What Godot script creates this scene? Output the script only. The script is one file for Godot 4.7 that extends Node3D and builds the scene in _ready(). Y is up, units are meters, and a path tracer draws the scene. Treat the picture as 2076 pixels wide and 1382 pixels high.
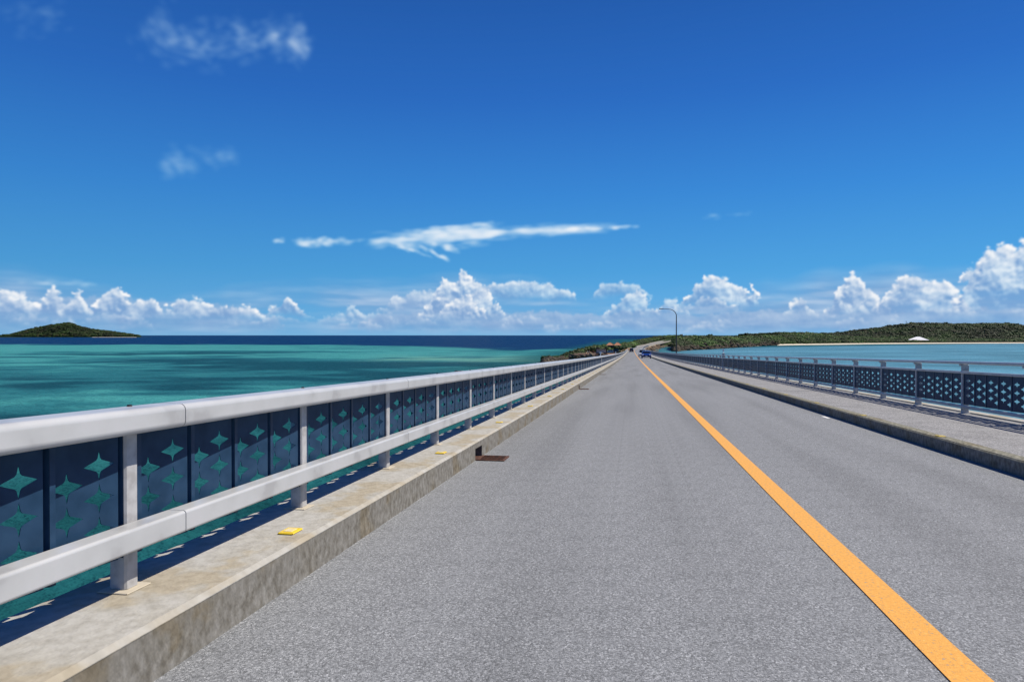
extends Node3D
# A two-lane bridge road over a shallow turquoise sea. Metres, y up, sea level at y = 0; the bridge runs off towards -z.

const EYE := Vector3(0.0, 12.0, 0.0)
const FOCAL := 1384.0                      # photograph's focal length in its own pixels
const YAW := 9.96
const PITCH := -0.476
const ROAD_DROP := 1.2                     # road surface below the eye

var rng := RandomNumberGenerator.new()
var view: Basis
var M := {}
var path_at: PackedVector3Array = []
var path_turn: PackedFloat32Array = []
const PATH_FROM := -14.0
const PATH_STEP := 2.0

# ------------------------------------------------------------------ mesh builder
class Shape:
	var v := PackedVector3Array()
	var n := PackedVector3Array()
	var c := PackedColorArray()
	var tint := Color.WHITE
	var tinted := false
	func tri(a: Vector3, b: Vector3, d: Vector3) -> void:
		var k := (d - a).cross(b - a).normalized()
		v.append(a); v.append(b); v.append(d)
		n.append(k); n.append(k); n.append(k)
		if tinted:
			c.append(tint); c.append(tint); c.append(tint)
	func quad(a: Vector3, b: Vector3, d: Vector3, e: Vector3) -> void:
		tri(a, b, d); tri(a, d, e)
	func smooth_tri(a: Vector3, b: Vector3, d: Vector3, na: Vector3, nb: Vector3, nd: Vector3) -> void:
		v.append(a); v.append(b); v.append(d)
		n.append(na); n.append(nb); n.append(nd)
		if tinted:
			c.append(tint); c.append(tint); c.append(tint)
	func smooth_quad(a: Vector3, b: Vector3, d: Vector3, e: Vector3, na: Vector3, nb: Vector3, nd: Vector3, ne: Vector3) -> void:
		smooth_tri(a, b, d, na, nb, nd); smooth_tri(a, d, e, na, nd, ne)
	func box(lo: Vector3, hi: Vector3, bevel := 0.0) -> void:
		# a box with chamfered vertical and horizontal edges
		var b := minf(bevel, 0.45 * minf(hi.x - lo.x, minf(hi.y - lo.y, hi.z - lo.z)))
		var mid := (lo + hi) / 2.0
		var h := (hi - lo) / 2.0
		for axis in 3:
			for side in [-1.0, 1.0]:
				var u := (axis + 1) % 3
				var w := (axis + 2) % 3
				var p: Array[Vector3] = []
				for k in [[-1, -1], [1, -1], [1, 1], [-1, 1]]:
					var q := Vector3.ZERO
					q[axis] = side * h[axis]
					q[u] = k[0] * (h[u] - b)
					q[w] = k[1] * (h[w] - b)
					p.append(mid + q)
				if side > 0: quad(p[3], p[2], p[1], p[0])
				else: quad(p[0], p[1], p[2], p[3])
		if b <= 0.0: return
		for axis in 3:
			var u := (axis + 1) % 3
			var w := (axis + 2) % 3
			for su in [-1.0, 1.0]:
				for sw in [-1.0, 1.0]:
					var p: Array[Vector3] = []
					for k in [[-1, 0], [1, 0], [1, 1], [-1, 1]]:
						var q := Vector3.ZERO
						q[axis] = k[0] * (h[axis] - b)
						q[u] = su * (h[u] - (0.0 if k[1] == 0 else b))
						q[w] = sw * (h[w] - (b if k[1] == 0 else 0.0))
						p.append(mid + q)
					if su * sw > 0: quad(p[3], p[2], p[1], p[0])
					else: quad(p[0], p[1], p[2], p[3])
	func tube(a: Vector3, b: Vector3, ra: float, rb: float, sides := 8, cap := true) -> void:
		var z := (b - a).normalized()
		var x := z.cross(Vector3.UP if absf(z.y) < 0.9 else Vector3.RIGHT).normalized()
		var y := z.cross(x)
		for i in sides:
			var t0 := TAU * i / sides
			var t1 := TAU * (i + 1) / sides
			var d0 := x * cos(t0) + y * sin(t0)
			var d1 := x * cos(t1) + y * sin(t1)
			smooth_quad(a + d0 * ra, b + d0 * rb, b + d1 * rb, a + d1 * ra, d0, d0, d1, d1)
			if cap:
				tri(a, a + d0 * ra, a + d1 * ra); tri(b, b + d1 * rb, b + d0 * rb)
	func bar(profile: PackedVector2Array, z0: float, z1: float, round_normals := PackedVector2Array()) -> void:
		# a prism of a profile in x, y running from z0 to z1 (profile counter-clockwise seen from +z)
		var m := profile.size()
		for i in m:
			var a := profile[i]
			var b := profile[(i + 1) % m]
			var p0 := Vector3(a.x, a.y, z0); var p1 := Vector3(b.x, b.y, z0)
			var q0 := Vector3(a.x, a.y, z1); var q1 := Vector3(b.x, b.y, z1)
			if round_normals.size():
				var na := Vector3(round_normals[i].x, round_normals[i].y, 0)
				var nb := Vector3(round_normals[(i + 1) % m].x, round_normals[(i + 1) % m].y, 0)
				smooth_quad(p0, q0, q1, p1, na, na, nb, nb)
			else:
				quad(p0, q0, q1, p1)
		var ids := Geometry2D.triangulate_polygon(profile)
		for k in range(0, ids.size(), 3):
			var a := profile[ids[k]]; var b := profile[ids[k + 1]]; var d := profile[ids[k + 2]]
			for z in [z0, z1]:
				var t: Array[Vector3] = [Vector3(a.x, a.y, z), Vector3(b.x, b.y, z), Vector3(d.x, d.y, z)]
				var face := (t[2] - t[0]).cross(t[1] - t[0]).z
				var want := 1.0 if z == maxf(z0, z1) else -1.0
				if face * want > 0: tri(t[0], t[1], t[2])
				else: tri(t[0], t[2], t[1])
	func mesh(m: Material) -> ArrayMesh:
		var arrays := []
		arrays.resize(Mesh.ARRAY_MAX)
		arrays[Mesh.ARRAY_VERTEX] = v
		arrays[Mesh.ARRAY_NORMAL] = n
		if tinted: arrays[Mesh.ARRAY_COLOR] = c
		var a := ArrayMesh.new()
		a.add_surface_from_arrays(Mesh.PRIMITIVE_TRIANGLES, arrays)
		a.surface_set_material(0, m)
		return a

# ------------------------------------------------------------------ scene tree helpers
var taken := {}
func numbered(called: String) -> String:
	if not taken.has(called):
		taken[called] = 0
		return called
	taken[called] += 1
	return "%s_%03d" % [called, taken[called]]

func tag(o: Node, label := "", category := "", group := "", kind := "") -> Node:
	if label: o.set_meta("label", label)
	if category: o.set_meta("category", category)
	if group: o.set_meta("group", group)
	if kind: o.set_meta("kind", kind)
	return o

func put(called: String, what: Mesh, parent: Node = null, at := Transform3D()) -> MeshInstance3D:
	var o := MeshInstance3D.new()
	o.mesh = what
	o.transform = at
	if parent == null:
		o.name = numbered(called)
		add_child(o)
	else:
		o.name = called
		parent.add_child(o, true)
	return o

func thing(called: String, label: String, category: String, at := Transform3D(), group := "") -> Node3D:
	var o := Node3D.new()
	o.name = numbered(called)
	o.transform = at
	add_child(o)
	tag(o, label, category, group)
	return o

func structure(called: String, what: Mesh, label: String, category: String) -> MeshInstance3D:
	var o := put(called, what)
	tag(o, label, category, "", "structure")
	return o

func many(called: String, what: Mesh, places: Array, parent: Node = null, colours: Array = []) -> MultiMeshInstance3D:
	var mm := MultiMesh.new()
	mm.transform_format = MultiMesh.TRANSFORM_3D
	mm.use_colors = colours.size() > 0
	mm.mesh = what
	mm.instance_count = places.size()
	for i in places.size():
		mm.set_instance_transform(i, places[i])
		if colours.size(): mm.set_instance_color(i, colours[i])
	var o := MultiMeshInstance3D.new()
	o.multimesh = mm
	if parent == null:
		o.name = numbered(called)
		add_child(o)
	else:
		o.name = called
		parent.add_child(o, true)
	o.set_meta("kind", "stuff")
	return o

# ------------------------------------------------------------------ where a pixel of the photograph points
func toward(px: float, py: float) -> Vector3:
	return (view * Vector3(px - 1038.0, 691.0 - py, -FOCAL)).normalized()

func on_level(px: float, py: float, y: float) -> Vector3:
	var d := toward(px, py)
	return EYE + d * ((y - EYE.y) / d.y)

func at_range(px: float, py: float, distance: float) -> Vector3:
	# a point that many metres ahead, measured along the camera's heading
	var d := toward(px, py)
	var ahead := Vector3(-view.z.x, 0, -view.z.z).normalized()
	return EYE + d * (distance / d.dot(ahead))

# ------------------------------------------------------------------ the road's line
func make_path() -> void:
	var p := Vector3(0.0, EYE.y - ROAD_DROP + 0.026 * 14.0, -PATH_FROM)
	var turn := 0.0
	var s := PATH_FROM
	while s < 1000.0:
		path_at.append(p)
		path_turn.append(turn)
		var bend := 0.0
		if s > 330.0: bend = 0.00023
		if s > 600.0: bend = 0.0011
		var slope := -0.026
		if s > 0.0: slope = -0.026 + 0.00004 * s
		if s > 640.0: slope = minf(-0.0004 + (s - 640.0) * 0.0006, 0.026)
		if s > 900.0: slope = 0.0
		p += Vector3(sin(turn), slope, -cos(turn)) * PATH_STEP
		turn += bend * PATH_STEP
		s += PATH_STEP

func on_path(s: float, x := 0.0, up := 0.0) -> Vector3:
	var k := clampf((s - PATH_FROM) / PATH_STEP, 0.0, path_at.size() - 1.001)
	var i := int(k)
	var f := k - i
	var turn := lerpf(path_turn[i], path_turn[i + 1], f)
	return path_at[i].lerp(path_at[i + 1], f) + Vector3(cos(turn), 0, sin(turn)) * x + Vector3.UP * up

func beside_path(s: float, x: float, up: float) -> Transform3D:
	# upright, -z along the road
	var i := int(clampf((s - PATH_FROM) / PATH_STEP, 0.0, path_at.size() - 2.0))
	return Transform3D(Basis(Vector3.UP, -path_turn[i]), on_path(s, x, up))

func along_path(s0: float, s1: float, x: float, up: float) -> Transform3D:
	# sheared to the slope so that uprights stay upright and rails follow the deck; origin at s0, -z towards s1 over its own length
	var a := on_path(s0, x, up)
	var b := on_path(s1, x, up)
	var back := -(b - a) / (s1 - s0)
	var flat := Vector3(back.x, 0, back.z).normalized()
	return Transform3D(Basis(Vector3.UP.cross(flat), Vector3.UP, back), a)

func sweep(sh: Shape, profile: Array, s0: float, s1: float, step: float, closed := true) -> void:
	# profile: Vector2 (x, height above the road), counter-clockwise seen looking back along the road
	var rings := int(maxf(1.0, ceil((s1 - s0) / step)))
	var m := profile.size()
	for r in rings:
		var a := lerpf(s0, s1, float(r) / rings)
		var b := lerpf(s0, s1, float(r + 1) / rings)
		for i in (m if closed else m - 1):
			var p: Vector2 = profile[i]
			var q: Vector2 = profile[(i + 1) % m]
			sh.quad(on_path(a, p.x, p.y), on_path(b, p.x, p.y), on_path(b, q.x, q.y), on_path(a, q.x, q.y))
	if closed:
		var flat := PackedVector2Array(profile)
		var ids := Geometry2D.triangulate_polygon(flat)
		for k in range(0, ids.size(), 3):
			for e in [s0, s1]:
				var t: Array[Vector3] = []
				for j in 3: t.append(on_path(e, flat[ids[k + j]].x, flat[ids[k + j]].y))
				sh.tri(t[0], t[1], t[2])

# ------------------------------------------------------------------ materials
func noise(seed_: int, frequency: float, octaves := 4, kind := FastNoiseLite.TYPE_SIMPLEX_SMOOTH) -> FastNoiseLite:
	var f := FastNoiseLite.new()
	f.seed = seed_
	f.noise_type = kind
	f.frequency = frequency
	f.fractal_octaves = octaves
	if octaves <= 1: f.fractal_type = FastNoiseLite.FRACTAL_NONE
	return f

func ramp(stops: Array) -> Gradient:
	var g := Gradient.new()
	var offs := PackedFloat32Array()
	var cols := PackedColorArray()
	for s in stops:
		offs.append(s[0])
		cols.append(s[1])
	g.offsets = offs
	g.colors = cols
	return g

func grey(x: float, warm := 0.0) -> Color:
	return Color(x * (1.0 + warm), x, x * (1.0 - warm)).linear_to_srgb()

func lin(r: float, g: float, b: float, a := 1.0) -> Color:
	var k := Color(r, g, b).linear_to_srgb()
	k.a = a
	return k

func noise_texture(n: FastNoiseLite, size: int, g: Gradient = null, bump := 0.0) -> NoiseTexture2D:
	var t := NoiseTexture2D.new()
	t.width = size
	t.height = size
	t.seamless = true
	t.noise = n
	if g: t.color_ramp = g
	if bump > 0.0:
		t.as_normal_map = true
		t.bump_strength = bump
	return t

func paint(colour: Color, rough: float, metal := 0.0, spec := 0.5) -> StandardMaterial3D:
	var m := StandardMaterial3D.new()
	m.albedo_color = colour
	m.roughness = rough
	m.metallic = metal
	m.metallic_specular = spec
	return m

func world_mapped(m: StandardMaterial3D, tile: float, detail_tile := 0.0) -> void:
	m.uv1_triplanar = true
	m.uv1_world_triplanar = true
	m.uv1_scale = Vector3.ONE / tile
	if detail_tile > 0.0:
		m.uv2_triplanar = true
		m.uv2_world_triplanar = true
		m.uv2_scale = Vector3.ONE / detail_tile

func blotches(m: StandardMaterial3D, seed_: int, frequency: float, stops: Array) -> void:
	m.detail_enabled = true
	m.detail_blend_mode = BaseMaterial3D.BLEND_MODE_MUL
	m.detail_uv_layer = BaseMaterial3D.DETAIL_UV_2
	m.detail_albedo = noise_texture(noise(seed_, frequency, 5), 512, ramp(stops))

func make_materials() -> void:
	# worn asphalt: pale chippings in a dark binder
	var chips := noise(11, 0.085, 2, FastNoiseLite.TYPE_CELLULAR)
	chips.cellular_return_type = FastNoiseLite.RETURN_CELL_VALUE
	chips.cellular_jitter = 1.0
	var a := paint(Color.WHITE, 0.9, 0.0, 0.3)
	a.albedo_texture = noise_texture(chips, 1024, ramp([[0.0, grey(0.11, -0.045)], [0.3, grey(0.185, -0.045)], [0.55, grey(0.25, -0.045)], [0.8, grey(0.33, -0.04)], [1.0, grey(0.58, -0.03)]]))
	var pits := noise(12, 0.085, 2, FastNoiseLite.TYPE_CELLULAR)
	pits.cellular_return_type = FastNoiseLite.RETURN_DISTANCE2_SUB
	a.normal_enabled = true
	a.normal_texture = noise_texture(pits, 1024, null, 5.0)
	a.normal_scale = 0.9
	world_mapped(a, 0.64, 37.0)
	a.uv2_scale = Vector3(0.16, 0.16, 0.012)   # tyres have worn it in long streaks
	blotches(a, 13, 0.012, [[0.2, grey(0.84)], [0.45, grey(0.94)], [0.7, grey(1.0)]])
	M.asphalt = a
	var w := a.duplicate() as StandardMaterial3D
	w.albedo_texture = noise_texture(chips, 1024, ramp([[0.0, grey(0.15)], [0.35, grey(0.24)], [0.7, grey(0.35)], [1.0, grey(0.52)]]))
	world_mapped(w, 1.3, 5.0)
	w.uv2_scale = Vector3.ONE * 0.2
	M.walkway = w
	# concrete, its top bleached and its road side stained by runoff and splash
	var t := paint(Color.WHITE, 0.9, 0.0, 0.3)
	t.albedo_texture = noise_texture(noise(21, 0.02, 6), 1024, ramp([[0.15, lin(0.325, 0.315, 0.285)], [0.4, lin(0.37, 0.36, 0.33)], [0.6, lin(0.4, 0.392, 0.362)], [0.85, lin(0.43, 0.423, 0.395)]]))
	t.normal_enabled = true
	t.normal_texture = noise_texture(noise(22, 0.12, 4), 512, null, 3.0)
	t.normal_scale = 0.22
	world_mapped(t, 1.7, 3.1)
	blotches(t, 23, 0.009, [[0.28, lin(0.9, 0.82, 0.68)], [0.4, lin(0.96, 0.945, 0.91)], [0.6, grey(1.0)]])
	M.concrete_top = t
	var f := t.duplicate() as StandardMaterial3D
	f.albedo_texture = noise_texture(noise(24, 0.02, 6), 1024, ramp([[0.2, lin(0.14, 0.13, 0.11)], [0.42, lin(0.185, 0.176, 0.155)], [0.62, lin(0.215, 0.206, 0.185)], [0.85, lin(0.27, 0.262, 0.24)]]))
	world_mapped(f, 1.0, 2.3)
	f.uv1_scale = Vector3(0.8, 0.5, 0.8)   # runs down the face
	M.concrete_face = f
	var mossy := t.duplicate() as StandardMaterial3D
	mossy.albedo_texture = noise_texture(noise(25, 0.03, 6), 1024, ramp([[0.2, lin(0.10, 0.10, 0.075)], [0.5, lin(0.2, 0.195, 0.15)], [0.8, lin(0.34, 0.32, 0.26)]]))
	M.concrete_mossy = mossy
	M.concrete_grey = paint(lin(0.34, 0.33, 0.31), 0.9)
	var y := paint(Color.WHITE, 0.7, 0.0, 0.4)
	y.albedo_texture = noise_texture(noise(31, 0.07, 4), 512, ramp([[0.15, grey(0.26)], [0.22, lin(0.5, 0.28, 0.1)], [0.3, lin(0.66, 0.32, 0.06)], [0.7, lin(0.74, 0.365, 0.07)], [0.95, lin(0.78, 0.43, 0.13)]]))
	y.normal_enabled = true
	y.normal_texture = a.normal_texture
	y.normal_scale = 0.3
	world_mapped(y, 0.9)
	M.yellow_paint = y
	M.white_paint = paint(lin(0.7, 0.7, 0.68), 0.8)
	M.yellow_pad = paint(lin(0.78, 0.55, 0.03), 0.35)
	M.lens = paint(lin(0.85, 0.7, 0.35), 0.12)
	# railing: satin silver-grey aluminium, navy steel sheet
	var r := paint(Color.WHITE, 0.3, 0.0, 0.5)
	r.albedo_texture = noise_texture(noise(41, 0.012, 5), 512, ramp([[0.15, lin(0.37, 0.375, 0.38)], [0.3, lin(0.43, 0.44, 0.445)], [0.5, lin(0.455, 0.465, 0.47)], [0.8, lin(0.48, 0.49, 0.5)]]))
	world_mapped(r, 2.3)
	M.aluminium = r
	var ps := paint(Color.WHITE, 0.5, 0.0, 0.5)
	ps.albedo_texture = noise_texture(noise(42, 0.02, 5), 512, ramp([[0.2, lin(0.33, 0.325, 0.325)], [0.5, lin(0.41, 0.41, 0.415)], [0.85, lin(0.46, 0.46, 0.465)]]))
	world_mapped(ps, 0.9)
	M.post = ps
	var nv := paint(Color.WHITE, 0.32, 0.0, 0.28)
	nv.albedo_texture = noise_texture(noise(43, 0.015, 5), 512, ramp([[0.15, lin(0.014, 0.04, 0.082)], [0.5, lin(0.02, 0.052, 0.104)], [0.85, lin(0.026, 0.063, 0.122)]]))
	world_mapped(nv, 1.3)
	M.navy = nv
	M.rust = paint(Color.WHITE, 0.9)
	M.rust.albedo_texture = noise_texture(noise(44, 0.03, 5), 512, ramp([[0.2, lin(0.025, 0.012, 0.01)], [0.5, lin(0.085, 0.032, 0.018)], [0.8, lin(0.17, 0.07, 0.035)]]))
	world_mapped(M.rust, 0.6)
	M.dark_steel = paint(lin(0.03, 0.03, 0.035), 0.5, 0.3)
	M.pole = paint(lin(0.035, 0.022, 0.02), 0.45)
	M.white_cap = paint(lin(0.75, 0.75, 0.74), 0.4)
	M.glass = paint(lin(0.01, 0.013, 0.018), 0.08)
	M.tyre = paint(lin(0.02, 0.02, 0.02), 0.9)
	M.rim = paint(lin(0.45, 0.45, 0.46), 0.3, 0.8)
	M.light_lens = paint(lin(0.75, 0.77, 0.8), 0.1)
	M.tail_lens = paint(lin(0.35, 0.015, 0.01), 0.2)
	M.plate = paint(lin(0.7, 0.7, 0.62), 0.5)
	M.grout = paint(lin(0.47, 0.42, 0.33), 0.95)

# ------------------------------------------------------------------ sky
const SKY_W := 4096
const SKY_H := 2048
const BAND_TOP := 640                       # rows of the band that holds clouds
const BAND_ROWS := 396
var band: PackedFloat32Array
var wisp: FastNoiseLite
var billow: FastNoiseLite
var sun_towards: Vector3

func air(up: float, cos_sun: float) -> Vector3:
	# colour of clear air (sRGB) at that elevation in degrees; a little lighter towards the sun
	var stops := [[0.0, Vector3(122, 182, 226)], [2.0, Vector3(100, 172, 224)], [5.3, Vector3(78, 158, 218)], [11.4, Vector3(58, 134, 209)], [19.0, Vector3(43, 105, 188)], [26.0, Vector3(36, 90, 168)], [45.0, Vector3(26, 66, 138)], [90.0, Vector3(20, 52, 114)]]
	var c: Vector3 = stops[stops.size() - 1][1]
	for i in stops.size() - 1:
		if up < stops[i + 1][0]:
			c = (stops[i][1] as Vector3).lerp(stops[i + 1][1], clampf((up - stops[i][0]) / (stops[i + 1][0] - stops[i][0]), 0.0, 1.0))
			break
	return c / 255.0 * (1.0 + 0.09 * (cos_sun - 0.1))

func to_sky(dir: Vector3) -> Vector2:
	return Vector2(fposmod(atan2(dir.x, -dir.z) / TAU, 1.0) * SKY_W, (0.5 - asin(dir.y) / PI) * SKY_H - BAND_TOP)

func pixel_to_sky(px: float, py: float) -> Vector2:
	return to_sky(toward(px, py))

func mass(tops: Array, base: float, bulge: float, strength := 1.0, cell := 9.0, dull := 1.0) -> void:
	# a bank of cumulus: everything below a line of tops [x, y] down to its flat foot, the line and the body broken into billows and lit from
	# the upper right (all in sky pixels, up is less)
	var x0: float = tops[0][0]
	var x1: float = tops[tops.size() - 1][0]
	var width := int(x1 - x0) + 41
	var line := PackedFloat32Array()
	line.resize(width)
	var i := 0
	for k in width:
		var x := x0 - 20.0 + k
		while i < tops.size() - 2 and x > tops[i + 1][0]: i += 1
		var f := clampf((x - tops[i][0]) / maxf(0.01, tops[i + 1][0] - tops[i][0]), 0.0, 1.0)
		line[k] = lerpf(tops[i][1], tops[i + 1][1], f * f * (3.0 - 2.0 * f))
		if x < x0: line[k] += pow(x0 - x, 1.3) * 0.8
		if x > x1: line[k] += pow(x - x1, 1.3) * 0.8
	var highest := base
	for t in tops: highest = minf(highest, t[1])
	var tall := maxf(6.0, base - highest)
	for y in range(maxi(0, int(highest - bulge)), mini(BAND_ROWS - 1, int(base + 7)) + 1):
		for k in range(2, width - 4):
			if y < line[k] - bulge - 3.0: continue
			var x := int(x0) - 20 + k
			var d := bank_depth(line, k, x, y, bulge, cell)
			if d <= 0.0: continue
			var below := clampf((y - line[k]) / maxf(8.0, base - line[k]), 0.0, 1.0)
			var sag := base + 4.0 * wisp.get_noise_2d(x * 0.9, 40.0 + base)
			var a := smoothstep(0.0, 2.6, d) * (1.0 - smoothstep(sag - 5.0, sag + 4.0, y)) * strength * (1.0 - 0.45 * below)
			if a < 0.004: continue
			var d2 := bank_depth(line, k + 1, x + 1.6, y - 2.4, bulge, cell)
			var soft := wisp.get_noise_2d(x * 0.8, y * 1.1 + 300.0)
			var shade := clampf(0.78 + 0.085 * (d - d2 - 2.0) - 0.75 * below + 0.75 * soft * (0.3 + below), 0.0, 1.0)
			shade *= dull
			var q := (y * SKY_W + posmod(x, SKY_W)) * 3
			band[q] = lerpf(band[q], 0.49 + 0.49 * shade, a)
			band[q + 1] = lerpf(band[q + 1], 0.635 + 0.345 * shade, a)
			band[q + 2] = lerpf(band[q + 2], 0.82 + 0.165 * shade, a)

func bank_depth(line: PackedFloat32Array, k: int, x: float, y: float, bulge: float, cell: float) -> float:
	var w := wisp.get_noise_2d(x * 1.5, y * 1.5)
	var at := clampi(k + int(9.0 * w), 0, line.size() - 1)
	return y - line[at] + bulge * (-1.35 * billow.get_noise_2d((x + 5.0 * w) / cell, (y + 4.0 * w) / cell) - 0.75) + 1.8 * wisp.get_noise_2d(x * 4.0, y * 4.0)

func photo_mass(tops: Array, foot: float, bulge: float, strength := 1.0, cell := 9.0, dull := 1.0) -> void:
	var out := []
	for t in tops:
		var p := pixel_to_sky(t[0], t[1])
		if out.size() and absf(p.x - out[0][0]) > SKY_W / 2.0: p.x += SKY_W * signf(out[0][0] - p.x)
		out.append([p.x, p.y])
	mass(out, pixel_to_sky(tops[tops.size() / 2][0], foot).y, bulge, strength, cell, dull)

func streak(a: Vector2, b: Vector2, width: float, alpha: float, strokes: int, fray := 1.0) -> void:
	# ice cloud: long thin strokes laid along a line
	if absf(b.x - a.x) > SKY_W / 2.0: b.x += SKY_W * signf(a.x - b.x)
	var along := b - a
	var n := along.normalized()
	var side := Vector2(-n.y, n.x)
	for i in strokes:
		var t := rng.randf()
		var off := rng.randfn(0.0, 0.33) * width
		var c := a + along * t + side * off
		var long := rng.randf_range(0.05, 0.2) * along.length() + 3.0
		var thin := rng.randf_range(0.6, 1.6) * fray + 0.5
		var steps := int(long) + 1
		var curl := rng.randf_range(-0.06, 0.06)
		for s in steps:
			var f := (float(s) / steps - 0.5)
			var p := c + n * f * long + side * (curl * long * f * f * 4.0)
			var strength := alpha * (1.0 - 4.0 * f * f) * (0.75 + 0.55 * wisp.get_noise_2d(p.x * 0.7, p.y * 1.6))
			if strength > 0.003: dab(p, thin, strength)

func dab(p: Vector2, r: float, a: float) -> void:
	for y in range(maxi(0, int(p.y - r)), mini(BAND_ROWS - 1, int(p.y + r) + 1) + 1):
		for x in range(int(p.x - r), int(p.x + r) + 2):
			var q := Vector2(x + 0.5 - p.x, y + 0.5 - p.y).length() / (r + 0.5)
			if q >= 1.0: continue
			var k := (y * SKY_W + posmod(x, SKY_W)) * 3
			var f := a * (1.0 - q * q)
			band[k] = lerpf(band[k], 0.93, f)
			band[k + 1] = lerpf(band[k + 1], 0.95, f)
			band[k + 2] = lerpf(band[k + 2], 0.975, f)

func make_sky() -> Image:
	wisp = noise(77, 0.045, 5)
	billow = noise(80, 1.0, 3, FastNoiseLite.TYPE_CELLULAR)
	billow.cellular_return_type = FastNoiseLite.RETURN_DISTANCE
	billow.fractal_gain = 0.45
	var small := Image.create_empty(512, 256, false, Image.FORMAT_RGBF)
	for y in 256:
		var up := 90.0 - (y + 0.5) / 256.0 * 180.0
		for x in 512:
			var turn := (x + 0.5) / 512.0 * TAU
			var e := deg_to_rad(up)
			var c := air(maxf(up, 0.0), Vector3(sin(turn) * cos(e), sin(e), -cos(turn) * cos(e)).dot(sun_towards))
			small.set_pixel(x, y, Color(c.x, c.y, c.z))
	# the seam lies straight ahead: pad before enlarging, so that it does not show
	var padded := Image.create_empty(544, 256, false, Image.FORMAT_RGBF)
	padded.blit_rect(small, Rect2i(0, 0, 512, 256), Vector2i(16, 0))
	padded.blit_rect(small, Rect2i(496, 0, 16, 256), Vector2i(0, 0))
	padded.blit_rect(small, Rect2i(0, 0, 16, 256), Vector2i(528, 0))
	padded.resize(544 * 8, SKY_H, Image.INTERPOLATE_CUBIC)
	var sky := padded.get_region(Rect2i(128, 0, SKY_W, SKY_H))
	band = sky.get_region(Rect2i(0, BAND_TOP, SKY_W, BAND_ROWS)).get_data().to_float32_array()
	# low grey-blue banks all round the horizon
	var banks := noise(78, 0.010, 5)
	var ripples := noise(79, 0.03, 4)
	var horizon := SKY_H / 2 - BAND_TOP
	for y in range(horizon - 62, horizon):
		var up := float(horizon - y) / 62.0
		for x in SKY_W:
			var turn := TAU * x / SKY_W
			var p := Vector3(cos(turn), 0, sin(turn)) * 652.0
			var b := banks.get_noise_3d(p.x * 0.5, y * 2.2, p.z * 0.5)
			var r := ripples.get_noise_3d(p.x * 0.45, y * 4.0, p.z * 0.45)
			var top := 0.8 + 0.55 * banks.get_noise_3d(p.x * 0.35, 900.0, p.z * 0.35)
			var a := clampf((top - up) * 2.6, 0.0, 1.0) * clampf(0.62 + 0.9 * b + 0.35 * r, 0.0, 0.85) * clampf(0.3 + up * 4.0, 0.0, 1.0)
			if a <= 0.0: continue
			var k := (y * SKY_W + x) * 3
			var l := clampf(0.35 + 1.1 * r + 0.4 * b, 0.0, 1.0)
			band[k] = lerpf(band[k], 0.50 + 0.22 * l, a)
			band[k + 1] = lerpf(band[k + 1], 0.655 + 0.14 * l, a)
			band[k + 2] = lerpf(band[k + 2], 0.83 + 0.07 * l, a)
	# cumulus in view: tops along the bank, its foot, size of the billows
	photo_mass([[-60, 600], [0, 596], [60, 606], [140, 600], [230, 596], [320, 606], [420, 612], [500, 622], [560, 640]], 664, 4.0, 0.6, 14.0, 0.3)
	photo_mass([[-90, 600], [-40, 580], [15, 584], [48, 590], [75, 618], [104, 577], [132, 612], [160, 590], [186, 628], [206, 592], [236, 580], [262, 612], [304, 599], [335, 626], [352, 603], [400, 604], [450, 620], [500, 618], [525, 634]], 640, 6.0, 1.0, 8.0)
	photo_mass([[535, 634], [560, 617], [584, 601], [602, 620], [628, 634]], 640, 4.0, 0.95, 7.0)
	photo_mass([[640, 645], [690, 632], [712, 615], [730, 634], [770, 632], [800, 640]], 655, 3.5, 0.6, 7.0)
	photo_mass([[740, 640], [800, 628], [900, 625], [1000, 630], [1100, 628], [1190, 634], [1300, 625], [1420, 632], [1560, 626], [1700, 630], [1820, 626], [1960, 622], [2160, 625]], 670, 5.0, 0.75, 12.0, 0.38)
	photo_mass([[775, 622], [800, 598], [850, 584], [890, 590], [905, 600]], 628, 5.0, 0.75, 10.0)
	photo_mass([[960, 590], [1000, 572], [1050, 566], [1110, 570], [1150, 584], [1165, 594]], 606, 4.0, 0.9, 9.0)
	photo_mass([[868, 612], [886, 580], [902, 562], [918, 570], [938, 546], [956, 562], [984, 576], [1000, 600], [1010, 616]], 640, 6.0, 1.0, 8.0)
	photo_mass([[900, 622], [930, 600], [950, 592], [966, 606], [976, 625]], 644, 4.0, 0.9, 7.0)
	photo_mass([[1205, 590], [1228, 572], [1260, 568], [1292, 574], [1310, 588]], 602, 4.0, 0.8, 8.0)
	photo_mass([[1225, 632], [1260, 600], [1292, 582], [1312, 604], [1330, 628]], 640, 5.0, 0.85, 8.0)
	photo_mass([[1336, 624], [1350, 604], [1372, 602], [1386, 624]], 636, 4.0, 0.8, 7.0)
	photo_mass([[1392, 600], [1410, 572], [1440, 557], [1470, 562], [1500, 576], [1520, 590], [1530, 574], [1540, 604]], 618, 6.0, 1.0, 9.0)
	photo_mass([[1392, 616], [1430, 600], [1470, 604], [1490, 618]], 626, 3.5, 0.8, 7.0)
	photo_mass([[1606, 622], [1618, 602], [1632, 602], [1644, 622]], 632, 3.5, 0.9, 7.0)
	photo_mass([[1685, 616], [1708, 570], [1724, 546], [1744, 556], [1764, 584], [1790, 600], [1800, 616]], 636, 7.0, 1.0, 9.0)
	photo_mass([[1780, 612], [1810, 572], [1835, 556], [1860, 558], [1890, 566], [1920, 570], [1945, 588], [1960, 612]], 636, 7.0, 1.0, 9.0)
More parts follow.
